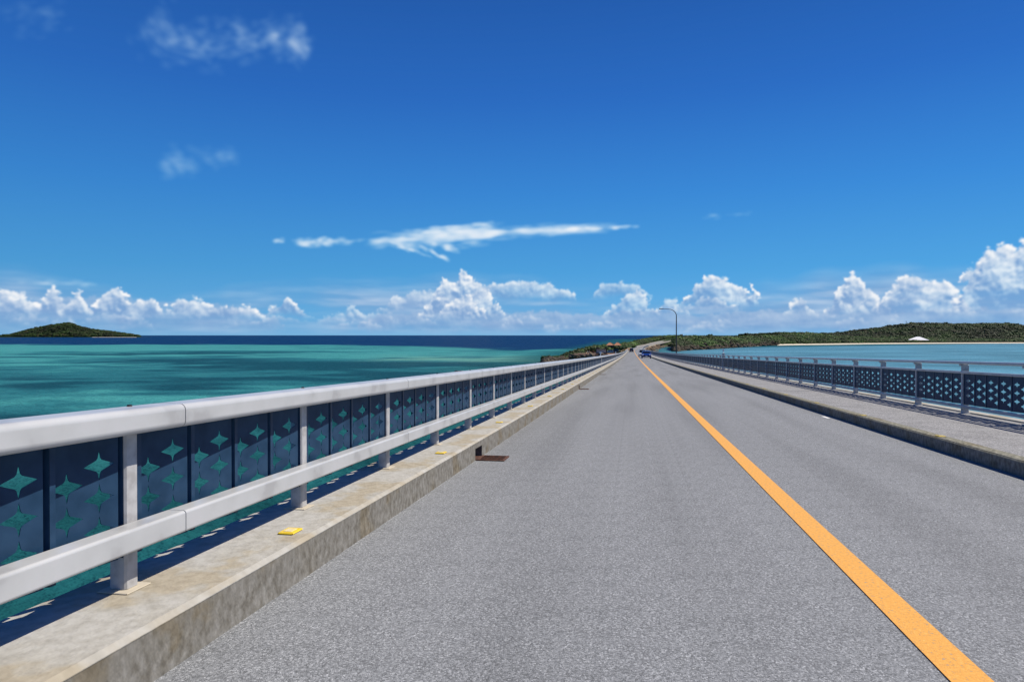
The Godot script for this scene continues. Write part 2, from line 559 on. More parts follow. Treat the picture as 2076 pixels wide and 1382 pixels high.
	photo_mass([[1944, 600], [1955, 548], [1978, 536], [2000, 508], [2030, 494], [2056, 502], [2080, 484], [2130, 470], [2180, 500], [2220, 560], [2250, 610]], 634, 9.0, 1.0, 11.0)
	for i in 34:
		var px := rng.randf_range(-80, 2160)
		var py := rng.randf_range(634, 664)
		var w := rng.randf_range(16, 60)
		photo_mass([[px - w, py + 6], [px - w * 0.3, py - rng.randf_range(2, 7)], [px + w * 0.4, py - rng.randf_range(1, 6)], [px + w, py + 6]], py + 9, 2.5, rng.randf_range(0.3, 0.75), 6.0, 0.7)
	# the same kind of cumulus all the way round
	var right: float = pixel_to_sky(2260, 640).x
	var left: float = pixel_to_sky(-130, 640).x
	var x := right
	while x < left:
		var h := rng.randf_range(14.0, 60.0)
		var w := h * rng.randf_range(1.4, 2.8)
		var foot := horizon - rng.randf_range(18.0, 26.0)
		var tops := []
		var lumps := int(3 + w / 14.0)
		for j in lumps:
			var f := float(j) / (lumps - 1)
			tops.append([x + (f - 0.5) * w, foot - h * pow(sin(PI * clampf(f, 0.06, 0.94)), 0.8) * rng.randf_range(0.55, 1.0)])
		mass(tops, foot, 2.0 + h * 0.1, rng.randf_range(0.8, 1.0), 6.0 + h * 0.07)
		x += w * rng.randf_range(0.5, 1.0)
	# ice cloud in view
	var line := func(x0, y0, x1, y1, width, alpha, strokes, fray = 1.0):
		streak(pixel_to_sky(x0, y0), pixel_to_sky(x1, y1), width * 0.47, alpha, strokes, fray)
	line.call(760, 488, 1010, 472, 22, 0.05, 170, 1.5)
	line.call(800, 488, 970, 477, 30, 0.05, 130, 1.5)
	line.call(880, 471, 1240, 461, 15, 0.045, 170, 1.2)
	line.call(960, 476, 1180, 464, 15, 0.045, 110, 1.2)
	line.call(1150, 464, 1290, 459, 5, 0.12, 30, 0.8)
	line.call(830, 470, 1000, 456, 12, 0.10, 50, 1.0)
	line.call(790, 492, 870, 520, 8, 0.09, 24, 0.9)
	line.call(850, 498, 908, 526, 6, 0.12, 26, 0.9)
	line.call(880, 495, 930, 508, 10, 0.11, 24, 1.2)
	line.call(552, 487, 580, 488, 5, 0.14, 10, 1.0)
	line.call(600, 494, 704, 490, 10, 0.09, 46, 1.4)
	line.call(640, 487, 676, 486, 8, 0.09, 16, 1.4)
	line.call(700, 489, 770, 485, 5, 0.05, 12, 0.8)
	for e in [[298, 40, 346, 88, 52], [335, 82, 425, 100, 46], [405, 98, 505, 74, 50], [480, 88, 566, 80, 46], [545, 84, 618, 58, 46], [585, 84, 626, 112, 34]]:
		line.call(e[0], e[1], e[2], e[3], e[4], 0.010, 130, 2.4)
		line.call(e[0], e[1], e[2], e[3], e[4] * 0.5, 0.007, 60, 1.6)
	line.call(20, 50, 130, 20, 40, 0.012, 40, 2.0)
	line.call(330, 330, 395, 336, 34, 0.014, 60, 3.0)
	line.call(390, 318, 480, 322, 26, 0.012, 40, 2.6)
	line.call(40, 572, 200, 576, 6, 0.06, 24, 0.8)
	line.call(1430, 440, 1520, 432, 8, 0.03, 14, 0.9)
	# and beyond the frame
	for i in 26:
		var sx := rng.randf_range(right + 60.0, left - 260.0)
		var sy := rng.randf_range(40.0, 330.0)
		streak(Vector2(sx, sy), Vector2(sx + rng.randf_range(40, 160), sy + rng.randf_range(-9, 9)), rng.randf_range(4, 14), 0.07, 60, 1.8)
	var clouded := Image.create_from_data(SKY_W, BAND_ROWS, false, Image.FORMAT_RGBF, band.to_byte_array())
	sky.blit_rect(clouded, Rect2i(0, 0, SKY_W, BAND_ROWS), Vector2i(0, BAND_TOP))
	sky.convert(Image.FORMAT_RGB8)
	band = PackedFloat32Array()
	return sky

func set_camera_and_light() -> void:
	rng.seed = 20240
	view = Basis(Vector3.UP, deg_to_rad(YAW)) * Basis(Vector3.RIGHT, deg_to_rad(PITCH))
	var cam := Camera3D.new()
	cam.name = "camera"
	cam.fov = 53.06
	cam.near = 0.05
	cam.far = 120000.0
	cam.transform = Transform3D(view, EYE)
	add_child(cam)
	# sun: high on the right and a little ahead
	sun_towards = Vector3(1.0, 1.4, -0.4).normalized()
	var sun := DirectionalLight3D.new()
	sun.name = "sun"
	sun.light_energy = 1.45
	sun.light_color = Color(1.0, 0.965, 0.91)
	sun.light_angular_distance = 0.53
	sun.shadow_enabled = true
	sun.look_at_from_position(Vector3.ZERO, -sun_towards)
	add_child(sun)
	var env := Environment.new()
	var material := PanoramaSkyMaterial.new()
	material.panorama = ImageTexture.create_from_image(make_sky())
	var sky := Sky.new()
	sky.sky_material = material
	env.background_mode = Environment.BG_SKY
	env.sky = sky
	env.tonemap_mode = Environment.TONE_MAPPER_LINEAR
	env.tonemap_exposure = 1.25
	env.background_energy_multiplier = 0.8
	env.sdfgi_enabled = true
	env.ssao_enabled = true
	env.ssil_enabled = true
	var around := WorldEnvironment.new()
	around.name = "surroundings"
	around.environment = env
	add_child(around)

# ------------------------------------------------------------------ sea
func make_sea() -> void:
	# what lies under the shallow water: pale sand, sea grass and coral, and the drop into deep water beyond the reef edge
	const W := 1100
	const H := 900
	const CELL := 2.6
	var lo := Vector2(-1700.0, -150.0)       # x, metres ahead
	var patch := noise(101, 0.0070, 4)
	var bars := noise(102, 0.018, 4)
	var grain := noise(103, 0.05, 4)
	var img := Image.create_empty(W, H, false, Image.FORMAT_RGB8)
	var deep := Vector3(0.003, 0.028, 0.095)
	var drop := Vector3(0.006, 0.050, 0.105)
	var dark := Vector3(0.007, 0.058, 0.082)
	var teal := Vector3(0.020, 0.132, 0.156)
	var turquoise := Vector3(0.050, 0.250, 0.248)
	var sand := Vector3(0.150, 0.320, 0.240)
	var weed := Vector3(0.010, 0.077, 0.082)
	var lagoon := Vector3(0.085, 0.225, 0.310)
	# the larger beds of weed and coral (minus) and banks of sand (plus), by where they show: middle x, y, half width, half height, amount
	var beds := [[240, 715.5, 240, 3.2, -0.75], [520, 713, 200, 2.4, -0.5], [400, 731, 190, 6.5, -0.55], [700, 739, 290, 7.0, -0.6], [160, 748, 200, 8.0, 0.2], [390, 784, 170, 16.0, -0.42], [40, 846, 150, 14.0, -0.5], [680, 758, 170, 9.0, -0.3], [800, 704, 200, 4.0, -0.25], [200, 706, 300, 5.0, 0.25], [620, 724, 190, 4.0, 0.25], [1050, 712, 160, 3.0, -0.35], [250, 812, 150, 12.0, 0.2], [560, 786, 120, 9.0, 0.16], [90, 770, 140, 8.0, -0.25], [1000, 741, 150, 4.0, -0.3]]
	for j in H:
		var ahead := lo.y + (j + 0.5) * CELL
		for i in W:
			var x := lo.x + (i + 0.5) * CELL
			# along and across the camera's heading
			var f := ahead * 0.985 - x * 0.173
			var l := ahead * 0.173 + x * 0.985
			var b := patch.get_noise_2d(l * 0.6, f * 1.3)
			var s := bars.get_noise_2d(l * 0.6 + 300.0, f * 1.3)
			var c := lagoon
			var right := smoothstep(0.0, 40.0, x - 6.0) * smoothstep(-100.0, 60.0, ahead) * (1.0 - smoothstep(560.0, 660.0, ahead - x * 0.9))
			if right < 1.0:
				var g := grain.get_noise_2d(l * 0.8, f * 1.2)
				var away := maxf(40.0, f)
				var side := l / away
				var px := 1038.0 + 1384.0 * side + 90.0 * b + 40.0 * s
				var py := 679.5 + 16608.0 / away * (1.0 + 0.16 * s + 0.06 * g) + 1.5 * b
				var light := lerpf(0.42, 0.8, smoothstep(250.0, 470.0, f)) + 0.32 * b + 0.42 * s + 0.34 * g
				var pale := 0.0
				for e in beds:
					var dy: float = (py - e[1]) / e[3]
					if dy > 2.0 or dy < -2.0: continue
					var dx: float = (px - e[0]) / e[2]
					if dx > 2.0 or dx < -2.0: continue
					light += e[4] * exp(-dx * dx - dy * dy)
				var qx := (px - 960.0) / 190.0
				var qy := (py - 729.0) / 5.5
				if absf(qx) < 2.0 and absf(qy) < 2.0: pale = exp(-qx * qx * qx * qx - qy * qy)
				c = dark.lerp(teal, smoothstep(0.0, 0.42, light)).lerp(turquoise, smoothstep(0.4, 0.8, light))
				c = c.lerp(sand, 0.72 * pale)
				var edge := lerpf(930.0, 640.0, smoothstep(-0.30, 0.02, side)) + 110.0 * b + 70.0 * s + 25.0 * g
				var over := smoothstep(edge - 110.0, edge + 40.0, f)
				c = c.lerp(drop * (1.0 + 0.5 * s), smoothstep(0.0, 0.5, over)).lerp(deep, smoothstep(0.3 + 0.3 * s, 1.0, over))
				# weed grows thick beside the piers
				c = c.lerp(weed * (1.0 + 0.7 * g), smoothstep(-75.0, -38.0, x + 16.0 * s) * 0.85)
			# the sheltered side right of the bridge is even and paler
			c = c.lerp(lagoon * (1.0 + 0.45 * s + 0.2 * b), right * 0.94)
			c = c.lerp(deep, smoothstep(900.0, 1140.0, x))
			img.set_pixel(i, j, Color(c.x, c.y, c.z).linear_to_srgb())
	# far beyond the mapped water it is deep on every side
	var rim := Color(deep.x, deep.y, deep.z).linear_to_srgb()
	img.fill_rect(Rect2i(0, H - 3, W, 3), rim)
	img.fill_rect(Rect2i(0, 0, W, 3), rim)
	img.fill_rect(Rect2i(0, 0, 3, H), rim)
	img.fill_rect(Rect2i(W - 3, 0, 3, H), rim)
	var m := paint(Color.WHITE, 0.3, 0.0, 0.015)
	m.detail_enabled = true
	m.detail_blend_mode = BaseMaterial3D.BLEND_MODE_MIX
	m.detail_uv_layer = BaseMaterial3D.DETAIL_UV_2
	m.detail_albedo = ImageTexture.create_from_image(img)
	var far := paint(rim, 0.3, 0.0, 0.015)
	# the mapped water, and plain deep water round it out to the horizon
	var sh := ArrayMesh.new()
	var hi := lo + Vector2(W * CELL, H * CELL)
	var reach := 80000.0
	for part in 2:
		var arrays := []
		arrays.resize(Mesh.ARRAY_MAX)
		var v := PackedVector3Array()
		var n := PackedVector3Array()
		var uv := PackedVector2Array()
		var areas := [[lo.x, lo.y, hi.x, hi.y]] if part == 0 else [[-reach, hi.y, reach, reach], [-reach, -reach, reach, lo.y], [-reach, lo.y, lo.x, hi.y], [hi.x, lo.y, reach, hi.y]]
		for e in areas:
			for c in [[0, 1], [0, 3], [2, 3], [0, 1], [2, 3], [2, 1]]:
				var x: float = e[c[0]]
				var ahead: float = e[c[1]]
				v.append(Vector3(x, 0.0, -ahead))
				n.append(Vector3.UP)
				uv.append(Vector2((x - lo.x) / (W * CELL), (ahead - lo.y) / (H * CELL)))
		arrays[Mesh.ARRAY_VERTEX] = v
		arrays[Mesh.ARRAY_NORMAL] = n
		arrays[Mesh.ARRAY_TEX_UV] = uv
		arrays[Mesh.ARRAY_TEX_UV2] = uv
		sh.add_surface_from_arrays(Mesh.PRIMITIVE_TRIANGLES, arrays)
	# wind ripples
	var waves := noise(104, 0.006, 6)
	waves.fractal_gain = 0.62
	waves.domain_warp_enabled = true
	waves.domain_warp_amplitude = 12.0
	waves.domain_warp_frequency = 0.01
	var ripples := noise_texture(waves, 2048, null, 22.0)
	for k in [m, far]:
		k.normal_enabled = true
		k.normal_texture = ripples
		k.normal_scale = 1.0
		k.uv1_triplanar = true
		k.uv1_world_triplanar = true
		k.uv1_scale = Vector3(1.0 / 60.0, 1.0 / 60.0, 1.0 / 43.0)
	sh.surface_set_material(0, m)
	sh.surface_set_material(1, far)
	structure("sea", sh, "wide turquoise shallow sea darkening to deep blue at the horizon", "sea")

# ------------------------------------------------------------------ deck, road, kerbs, walkway
const KERB_L := -1.71
const KERB_R := 3.79
const BRIDGE_END := 345.0

func make_road() -> void:
	var sh := Shape.new()
	sweep(sh, [Vector2(KERB_L - 0.05, -0.03), Vector2(KERB_R + 0.05, -0.03), Vector2(KERB_R + 0.05, 0.0), Vector2(1.22, 0.012), Vector2(KERB_L - 0.05, 0.0)], -12.0, 60.0, 6.0)
	sweep(sh, [Vector2(KERB_L - 0.05, -0.03), Vector2(KERB_R + 0.05, -0.03), Vector2(KERB_R + 0.05, 0.0), Vector2(1.22, 0.012), Vector2(KERB_L - 0.05, 0.0)], 60.0, 960.0, 10.0)
	structure("road", sh.mesh(M.asphalt), "worn grey asphalt road running straight along the bridge", "road")
	sh = Shape.new()
	sweep(sh, [Vector2(1.142, 0.0145), Vector2(1.297, 0.0145), Vector2(1.297, 0.0165), Vector2(1.142, 0.0165)], -12.0, 900.0, 6.0)
	structure("centre_line", sh.mesh(M.yellow_paint), "solid orange yellow line painted down the middle of the road", "road marking")
	# left kerb: interrupted by the drain openings
	var drains := [7.55, 22.6, 37.6, 52.6, 67.6, 82.6]
	var top := Shape.new()
	var face := Shape.new()
	var s := -12.0
	var h := 0.21
	for d in drains + [348.0]:
		var until: float = d - 0.17
		sweep(face, [Vector2(KERB_L, 0.19), Vector2(KERB_L - 0.59, 0.19), Vector2(KERB_L - 0.59, -0.3), Vector2(KERB_L, -0.3)], s, until, 6.0)
		s = d + 0.17
		if d < 340.0:
			# the opening: set-back wall and a lintel above it
			sweep(face, [Vector2(KERB_L - 0.2, 0.19), Vector2(KERB_L - 0.59, 0.19), Vector2(KERB_L - 0.59, -0.3), Vector2(KERB_L - 0.2, -0.3)], until, s, 6.0)
			sweep(face, [Vector2(KERB_L, 0.19), Vector2(KERB_L - 0.2, 0.19), Vector2(KERB_L - 0.2, 0.13), Vector2(KERB_L, 0.13)], until, s, 6.0)
	sweep(top, [Vector2(KERB_L - 0.022, h), Vector2(KERB_L - 0.57, h), Vector2(KERB_L - 0.592, h - 0.022), Vector2(KERB_L - 0.592, 0.1905), Vector2(KERB_L + 0.002, 0.1905), Vector2(KERB_L + 0.002, h - 0.016)], -12.0, 348.0, 6.0)
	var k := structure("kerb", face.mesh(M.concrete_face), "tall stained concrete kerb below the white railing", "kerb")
	put("kerb_top", top.mesh(M.concrete_top), k)
	for d in drains:
		drain(d)
	# right kerb and walkway
	sh = Shape.new()
	sweep(sh, [Vector2(KERB_R + 0.17, 0.14), Vector2(KERB_R, 0.14), Vector2(KERB_R, -0.3), Vector2(KERB_R + 0.17, -0.3)], -12.0, 620.0, 8.0)
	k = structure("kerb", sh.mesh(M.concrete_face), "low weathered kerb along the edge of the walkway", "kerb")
	sh = Shape.new()
	sweep(sh, [Vector2(KERB_R + 0.17, 0.158), Vector2(KERB_R + 0.02, 0.158), Vector2(KERB_R - 0.001, 0.1402), Vector2(KERB_R + 0.17, 0.1402)], -12.0, 620.0, 8.0)
	put("kerb_top", sh.mesh(M.concrete_mossy), k)
	sh = Shape.new()
	sweep(sh, [Vector2(6.12, 0.152), Vector2(KERB_R + 0.17, 0.152), Vector2(KERB_R + 0.17, -0.28), Vector2(6.12, -0.28)], -12.0, 620.0, 8.0)
	structure("walkway", sh.mesh(M.walkway), "pale grey raised walkway beside the road", "walkway")
	# expansion joints across the walkway
	for d in [20.3, 65.0]:
		var j := Shape.new()
		sweep(j, [Vector2(5.72, 0.1545), Vector2(KERB_R + 0.18, 0.1545), Vector2(KERB_R + 0.18, 0.1525), Vector2(5.72, 0.1525)], d, d + 0.05, 1.0)
		put("expansion_joint", j.mesh(M.dark_steel)).set_meta("kind", "structure")
	var dash := Shape.new()
	sweep(dash, [Vector2(3.58, 0.0065), Vector2(3.645, 0.0065), Vector2(3.645, 0.0045), Vector2(3.58, 0.0045)], 13.5, 13.9, 1.0)
	put("paint_mark", dash.mesh(M.white_paint)).set_meta("kind", "structure")
	# outer edge strip of the walkway
	sh = Shape.new()
	sweep(sh, [Vector2(6.14, 0.175), Vector2(5.92, 0.175), Vector2(5.92, 0.12), Vector2(6.14, 0.12)], -12.0, 620.0, 8.0)
	structure("parapet_base", sh.mesh(M.concrete_top), "narrow pale concrete strip under the walkway railing", "kerb")
	make_bridge()

func drain(s: float) -> void:
	var t := thing("drain_grate", "rusty iron drain grate let into the road under the tall kerb", "drain", Transform3D(), "drain grates along the tall kerb")
	t.transform = along_path(s, s + 1.0, KERB_L, 0.0)
	var f := Shape.new()
	for b in [[0.0, 0.03, -0.17, 0.17], [0.29, 0.32, -0.17, 0.17], [0.03, 0.29, -0.17, -0.14], [0.03, 0.29, 0.14, 0.17]]:
		f.box(Vector3(b[0] + 0.004, -0.01, b[2]), Vector3(b[1] + 0.004, 0.014, b[3]), 0.003)
	put("frame", f.mesh(M.rust), t)
	var pan := Shape.new()
	pan.box(Vector3(0.035, -0.02, -0.139), Vector3(0.289, 0.003, 0.139))
	put("pan", pan.mesh(M.rust), t)
	var bar := Shape.new()
	bar.box(Vector3(0.036, 0.0032, -0.006), Vector3(0.288, 0.012, 0.006), 0.002)
	var bm := bar.mesh(M.rust)
	for i in 7:
		put("bar", bm, t, Transform3D(Basis(), Vector3(0, 0, -0.108 + i * 0.036)))
	var g := Shape.new()
	g.box(Vector3(-0.195, -0.02, -0.165), Vector3(-0.175, 0.128, 0.165))
	g.box(Vector3(-0.17, -0.028, -0.165), Vector3(-0.005, 0.004, 0.165))
	put("inlet", g.mesh(M.rust), t)

func make_bridge() -> void:
	var t := thing("bridge", "long concrete road bridge over the turquoise water", "bridge")
	var sh := Shape.new()
	sweep(sh, [Vector2(6.1, -0.29), Vector2(3.9, -0.29), Vector2(3.9, -0.06), Vector2(-1.72, -0.06), Vector2(-1.72, -0.31), Vector2(-2.29, -0.31), Vector2(-2.2, -0.5), Vector2(6.0, -0.5)], -12.0, BRIDGE_END + 4.0, 10.0)
	put("deck_slab", sh.mesh(M.concrete_grey), t)
	for x in [-1.2, 1.0, 3.2, 5.2]:
		var g := Shape.new()
		sweep(g, [Vector2(x + 0.3, -0.52), Vector2(x - 0.3, -0.52), Vector2(x - 0.3, -1.9), Vector2(x + 0.3, -1.9)], -12.0, BRIDGE_END, 10.0)
		put("girder", g.mesh(M.concrete_grey), t)
	for i in 9:
		var s := 8.0 + i * 40.0
		var p := beside_path(s, 2.0, 0.0)
		var pier := Shape.new()
		pier.box(Vector3(-2.2, -p.origin.y - 1.0, -0.8), Vector3(2.2, -2.7, 0.8), 0.3)
		pier.box(Vector3(-3.8, -2.7, -0.9), Vector3(3.8, -1.91, 0.9), 0.1)
		put("pier", pier.mesh(M.concrete_grey), t, p)

# ------------------------------------------------------------------ railings
func rounded(lo: Vector2, hi: Vector2, r: float, steps := 4) -> Array:
	# [profile, normals] of a rounded rectangle, counter-clockwise seen from +z
	var p := PackedVector2Array()
	var n := PackedVector2Array()
	for c in [[hi.x - r, hi.y - r, 0.0], [lo.x + r, hi.y - r, PI / 2], [lo.x + r, lo.y + r, PI], [hi.x - r, lo.y + r, 3 * PI / 2]]:
		for i in steps + 1:
			var t: float = c[2] + PI / 2 * i / steps
			n.append(Vector2(cos(t), sin(t)))
			p.append(Vector2(c[0], c[1]) + r * Vector2(cos(t), sin(t)))
	return [p, n]

func rail_mesh(lo: Vector2, hi: Vector2, r: float, length: float, m: Material) -> ArrayMesh:
	var a := rounded(lo, hi, r)
	var sh := Shape.new()
	sh.bar(a[0], -length, 0.0, a[1])
	# the sleeve that shows, set in, at the joint
	var s := rounded(lo + Vector2.ONE * 0.006, hi - Vector2.ONE * 0.006, r * 0.8)
	sh.bar(s[0], -0.05, 0.05, s[1])
	return sh.mesh(m)

const STAR := [[1.0, 0.0], [0.75, 0.115], [0.47, 0.24], [0.2, 0.36], [0.1, 0.5], [0.055, 0.75]]

func star_outline() -> PackedVector2Array:
	# a diamond with hollow sides and long thin points above and below
	var p := PackedVector2Array()
	for quarter in 4:
		for i in STAR.size():
			var k: Array = STAR[i] if quarter % 2 == 0 else [STAR[STAR.size() - 1 - i][0], STAR[STAR.size() - 1 - i][1]]
			if quarter % 2 == 1:
				k = [0.0, 1.0] if i == 0 else [STAR[STAR.size() - i][0], STAR[STAR.size() - i][1]]
			p.append(Vector2(k[0] * (1 if quarter in [0, 3] else -1), k[1] * (1 if quarter < 2 else -1)))
	return p

func plate_mesh(length: float, low: float, high: float, face: float) -> ArrayMesh:
	# one folded sheet with two columns of three star-shaped holes; z runs back along the road, depth away from the road (face = -1 left, +1 right)
	var sh := Shape.new()
	var fold := [[0.0, 0.0], [0.026, 0.0], [0.031, 0.05], [length - 0.024, 0.004], [length - 0.016, 0.022], [length - 0.006, 0.022], [length - 0.001, 0.0]]
	var thick := 0.003
	var put_at := func(along: float, y: float, back: float) -> Vector3:
		var depth := 0.0
		for i in fold.size() - 1:
			if along <= fold[i + 1][0] or i == fold.size() - 2:
				depth = lerpf(fold[i][1], fold[i + 1][1], clampf((along - fold[i][0]) / (fold[i + 1][0] - fold[i][0]), 0.0, 1.0))
				break
		return Vector3(face * (depth + back), y, -along)
	var both := func(a: Vector2, b: Vector2, c: Vector2, d: Vector2):
		for back in [0.0, thick]:
			var q: Array[Vector3] = [put_at.call(a.x, a.y, back), put_at.call(b.x, b.y, back), put_at.call(c.x, c.y, back), put_at.call(d.x, d.y, back)]
			var outward: float = (q[2] - q[0]).cross(q[1] - q[0]).x * face
			if (outward < 0.0) == (back == 0.0): sh.quad(q[0], q[1], q[2], q[3])
			else: sh.quad(q[3], q[2], q[1], q[0])
	# folds at both ends
	for i in fold.size() - 1:
		if i == 2: continue
		both.call(Vector2(fold[i][0] + 0.0001, low), Vector2(fold[i + 1][0] - 0.0001, low), Vector2(fold[i + 1][0] - 0.0001, high), Vector2(fold[i][0] + 0.0001, high))
	# flat part: a column of cells for each column of stars
	var x0: float = fold[2][0]
	var x1: float = fold[3][0]
	var mid := (x0 + x1) / 2.0
	var cell := 0.13
	var half_h := 0.0595
	var half_w := 0.067
	var first := high - 0.119
	for column in 2:
		var a := x0 if column == 0 else mid
		var b := mid if column == 0 else x1
		var centre := a + (b - a) * (0.555 if column == 0 else 0.445)
		var start := first - (cell / 2.0 if column == 0 else 0.0)
		var top := high
		for row in 8:
			var cy := start - row * cell
			if row == 3 or cy - cell / 2.0 < low: break
			var ct := cy + cell / 2.0
			var cb := cy - cell / 2.0
			if top - ct > 0.0005: both.call(Vector2(a, ct), Vector2(b, ct), Vector2(b, top), Vector2(a, top))
			top = cb
			var outline := star_outline()
			var count := outline.size()
			for k in count:
				var inner: Array[Vector2] = []
				var outer: Array[Vector2] = []
				for o in [outline[k], outline[(k + 1) % count]]:
					var d := Vector2(o.x * half_w, o.y * half_h)
					inner.append(Vector2(centre, cy) + d)
					# the same direction out to the cell's edge
					d = d.normalized()
					var reach := 10.0
					if d.x > 0.0001: reach = minf(reach, (b - centre) / d.x)
					if d.x < -0.0001: reach = minf(reach, (a - centre) / d.x)
					if d.y > 0.0001: reach = minf(reach, cell / 2.0 / d.y)
					if d.y < -0.0001: reach = minf(reach, -cell / 2.0 / d.y)
					outer.append(Vector2(centre, cy) + d * reach)
				var t0 := fposmod((inner[0] - Vector2(centre, cy)).angle(), TAU)
				var t1 := fposmod((inner[1] - Vector2(centre, cy)).angle(), TAU)
				if t1 < t0: t1 += TAU
				both.call(inner[0], outer[0], outer[1], inner[1])
				# corner of the cell between two directions
				for cx in [a, b]:
					for cyy in [cb, ct]:
						var ang := fposmod(atan2(cyy - cy, cx - centre), TAU)
						if ang > t0 + 0.0001 and ang < t1 - 0.0001:
							var corner := Vector2(cx, cyy)
							both.call(outer[0], corner, outer[1], outer[1])
				var e: Array[Vector3] = [put_at.call(inner[0].x, inner[0].y, 0.0), put_at.call(inner[1].x, inner[1].y, 0.0), put_at.call(inner[1].x, inner[1].y, thick), put_at.call(inner[0].x, inner[0].y, thick)]
				sh.quad(e[0], e[1], e[2], e[3])
		if top - low > 0.0005: both.call(Vector2(a, low), Vector2(b, low), Vector2(b, top), Vector2(a, top))
	return sh.mesh(M.navy)

func make_left_railing() -> void:
	const BAY := 1.52
	const FIRST := 2.52
	var t := thing("bridge_railing", "white railing with two broad rails on the tall concrete kerb above the open sea", "railing")
	var foot := 0.21
	# post: a box post with a slim cap under the rail
	var p := Shape.new()
	p.box(Vector3(-2.13, foot, -0.0375), Vector3(-2.05, 0.866, 0.0375), 0.008)
	p.box(Vector3(-2.05, 0.42, -0.03), Vector3(-2.035, 0.48, 0.03), 0.003)
	var post := p.mesh(M.post)
	var g := Shape.new()
	g.box(Vector3(-2.155, foot, -0.07), Vector3(-2.015, foot + 0.006, 0.075), 0.003)
	var pad := g.mesh(M.grout)
	var bo := Shape.new()
	bo.tube(Vector3(-2.06, 0.969, 0), Vector3(-2.06, 0.977, 0), 0.011, 0.009, 6)
	var bolt := bo.mesh(M.dark_steel)
	var bays := int((BRIDGE_END - FIRST) / BAY)
	for k in range(-5, bays):
		var at := along_path(FIRST + BAY * k, FIRST + BAY * k + 1.0, 0.0, 0.0)
		var o := put("post", post, t, at)
		if k < 16:
			put("grout_pad", pad, o)
			put("bolt", bolt, o)
	var top := rail_mesh(Vector2(-2.1, 0.867), Vector2(-1.935, 0.97), 0.028, BAY * 2 - 0.006, M.aluminium)
	var low := rail_mesh(Vector2(-2.032, 0.404), Vector2(-1.935, 0.499), 0.014, BAY * 2 - 0.006, M.aluminium)
	for k in range(-3, bays / 2):
		var s := FIRST + 0.19 + BAY * 2 * k
		var at := along_path(s, s + BAY * 2, 0.0, 0.0)
		put("top_rail", top, t, at)
		put("lower_rail", low, t, at)
	var clear := BAY - 0.08
	var plate := plate_mesh(clear / 4.0, 0.35, 0.866, -1.0)
	var far := []
	var count := 0
	for k in range(-4, bays - 1):
		for j in 4:
			var s := FIRST + BAY * k + 0.04 + clear / 4.0 * j
			var at := along_path(s, s + 1.0, -2.058, 0.0)
			if count < 300: put("panel", plate, t, at)
			else: far.append(at)
			count += 1
	many("far_panels", plate, far, t)

func make_right_railing() -> void:
	const BAY := 2.0
	const FIRST := 1.35
	var t := thing("bridge_railing", "tall grey railing of slim rails with navy panels on the far side of the walkway", "railing")
	var f := 0.158
	var p := Shape.new()
	p.box(Vector3(5.79, f - 0.01, -0.03), Vector3(5.90, f + 0.86, 0.03), 0.006)
	p.box(Vector3(5.76, f + 0.84, -0.035), Vector3(5.88, f + 0.872, 0.035), 0.004)
	p.box(Vector3(5.77, f - 0.01, -0.06), Vector3(5.92, f + 0.006, 0.06), 0.002)
	var post := p.mesh(M.post)
	var end := 600.0
	var posts := []
	var bays := int((end - FIRST) / BAY)
	for k in range(-3, bays):
		var at := along_path(FIRST + BAY * k, FIRST + BAY * k + 1.0, 0.0, 0.0)
		if k < 180: put("post", post, t, at)
		else: posts.append(at)
	many("far_posts", post, posts, t)
	var top := rail_mesh(Vector2(5.755, f + 0.872), Vector2(5.825, f + 0.925), 0.02, BAY * 2 - 0.006, M.aluminium)
	var second := rail_mesh(Vector2(5.765, f + 0.705), Vector2(5.805, f + 0.75), 0.012, BAY * 2 - 0.006, M.aluminium)
	var low := rail_mesh(Vector2(5.755, f + 0.095), Vector2(5.81, f + 0.15), 0.012, BAY * 2 - 0.006, M.aluminium)
	for k in range(-2, bays / 2):
		var s := FIRST + 0.22 + BAY * 2 * k
		var at := along_path(s, s + BAY * 2, 0.0, 0.0)
		put("top_rail", top, t, at)
		put("middle_rail", second, t, at)
		put("lower_rail", low, t, at)
	var clear := BAY - 0.064
	var plate := plate_mesh(clear / 5.0, f + 0.16, f + 0.702, 1.0)
	var far := []
	var count := 0
	for k in range(-2, bays - 1):
		for j in 5:
			var s := FIRST + BAY * k + 0.032 + clear / 5.0 * j
			var at := along_path(s, s + 1.0, 5.812, 0.0)
			if count < 300: put("panel", plate, t, at)
			else: far.append(at)
			count += 1
	many("far_panels", plate, far, t)

func make_studs() -> void:
	# yellow kerb markers: a raised pad with a reflecting face
	var sh := Shape.new()
	sh.box(Vector3(-0.045, 0.0, -0.06), Vector3(0.045, 0.011, 0.06), 0.005)
	var pad := sh.mesh(M.yellow_pad)
	var le := Shape.new()
	le.box(Vector3(-0.025, 0.0105, -0.035), Vector3(0.025, 0.014, 0.035), 0.0015)
	var lens := le.mesh(M.lens)
	for side in 2:
		for k in 22:
			var s := 3.47 + 3.0 * k if side == 0 else 3.6 + 2.95 * k
			var where := along_path(s, s + 1.0, -1.845 if side == 0 else 3.875, 0.2105 if side == 0 else 0.1585)
			var label := "yellow reflector pad stuck on top of the tall concrete kerb" if side == 0 else "yellow reflector pad stuck on the low weathered kerb of the walkway"
			var o := thing("kerb_reflector", label, "reflector", where, "reflectors on the tall kerb" if side == 0 else "reflectors on the walkway kerb")
			put("base", pad, o)
			put("lens", lens, o)

# ------------------------------------------------------------------ land
var crown_meshes: Array[ArrayMesh] = []
var boulder_meshes: Array[ArrayMesh] = []

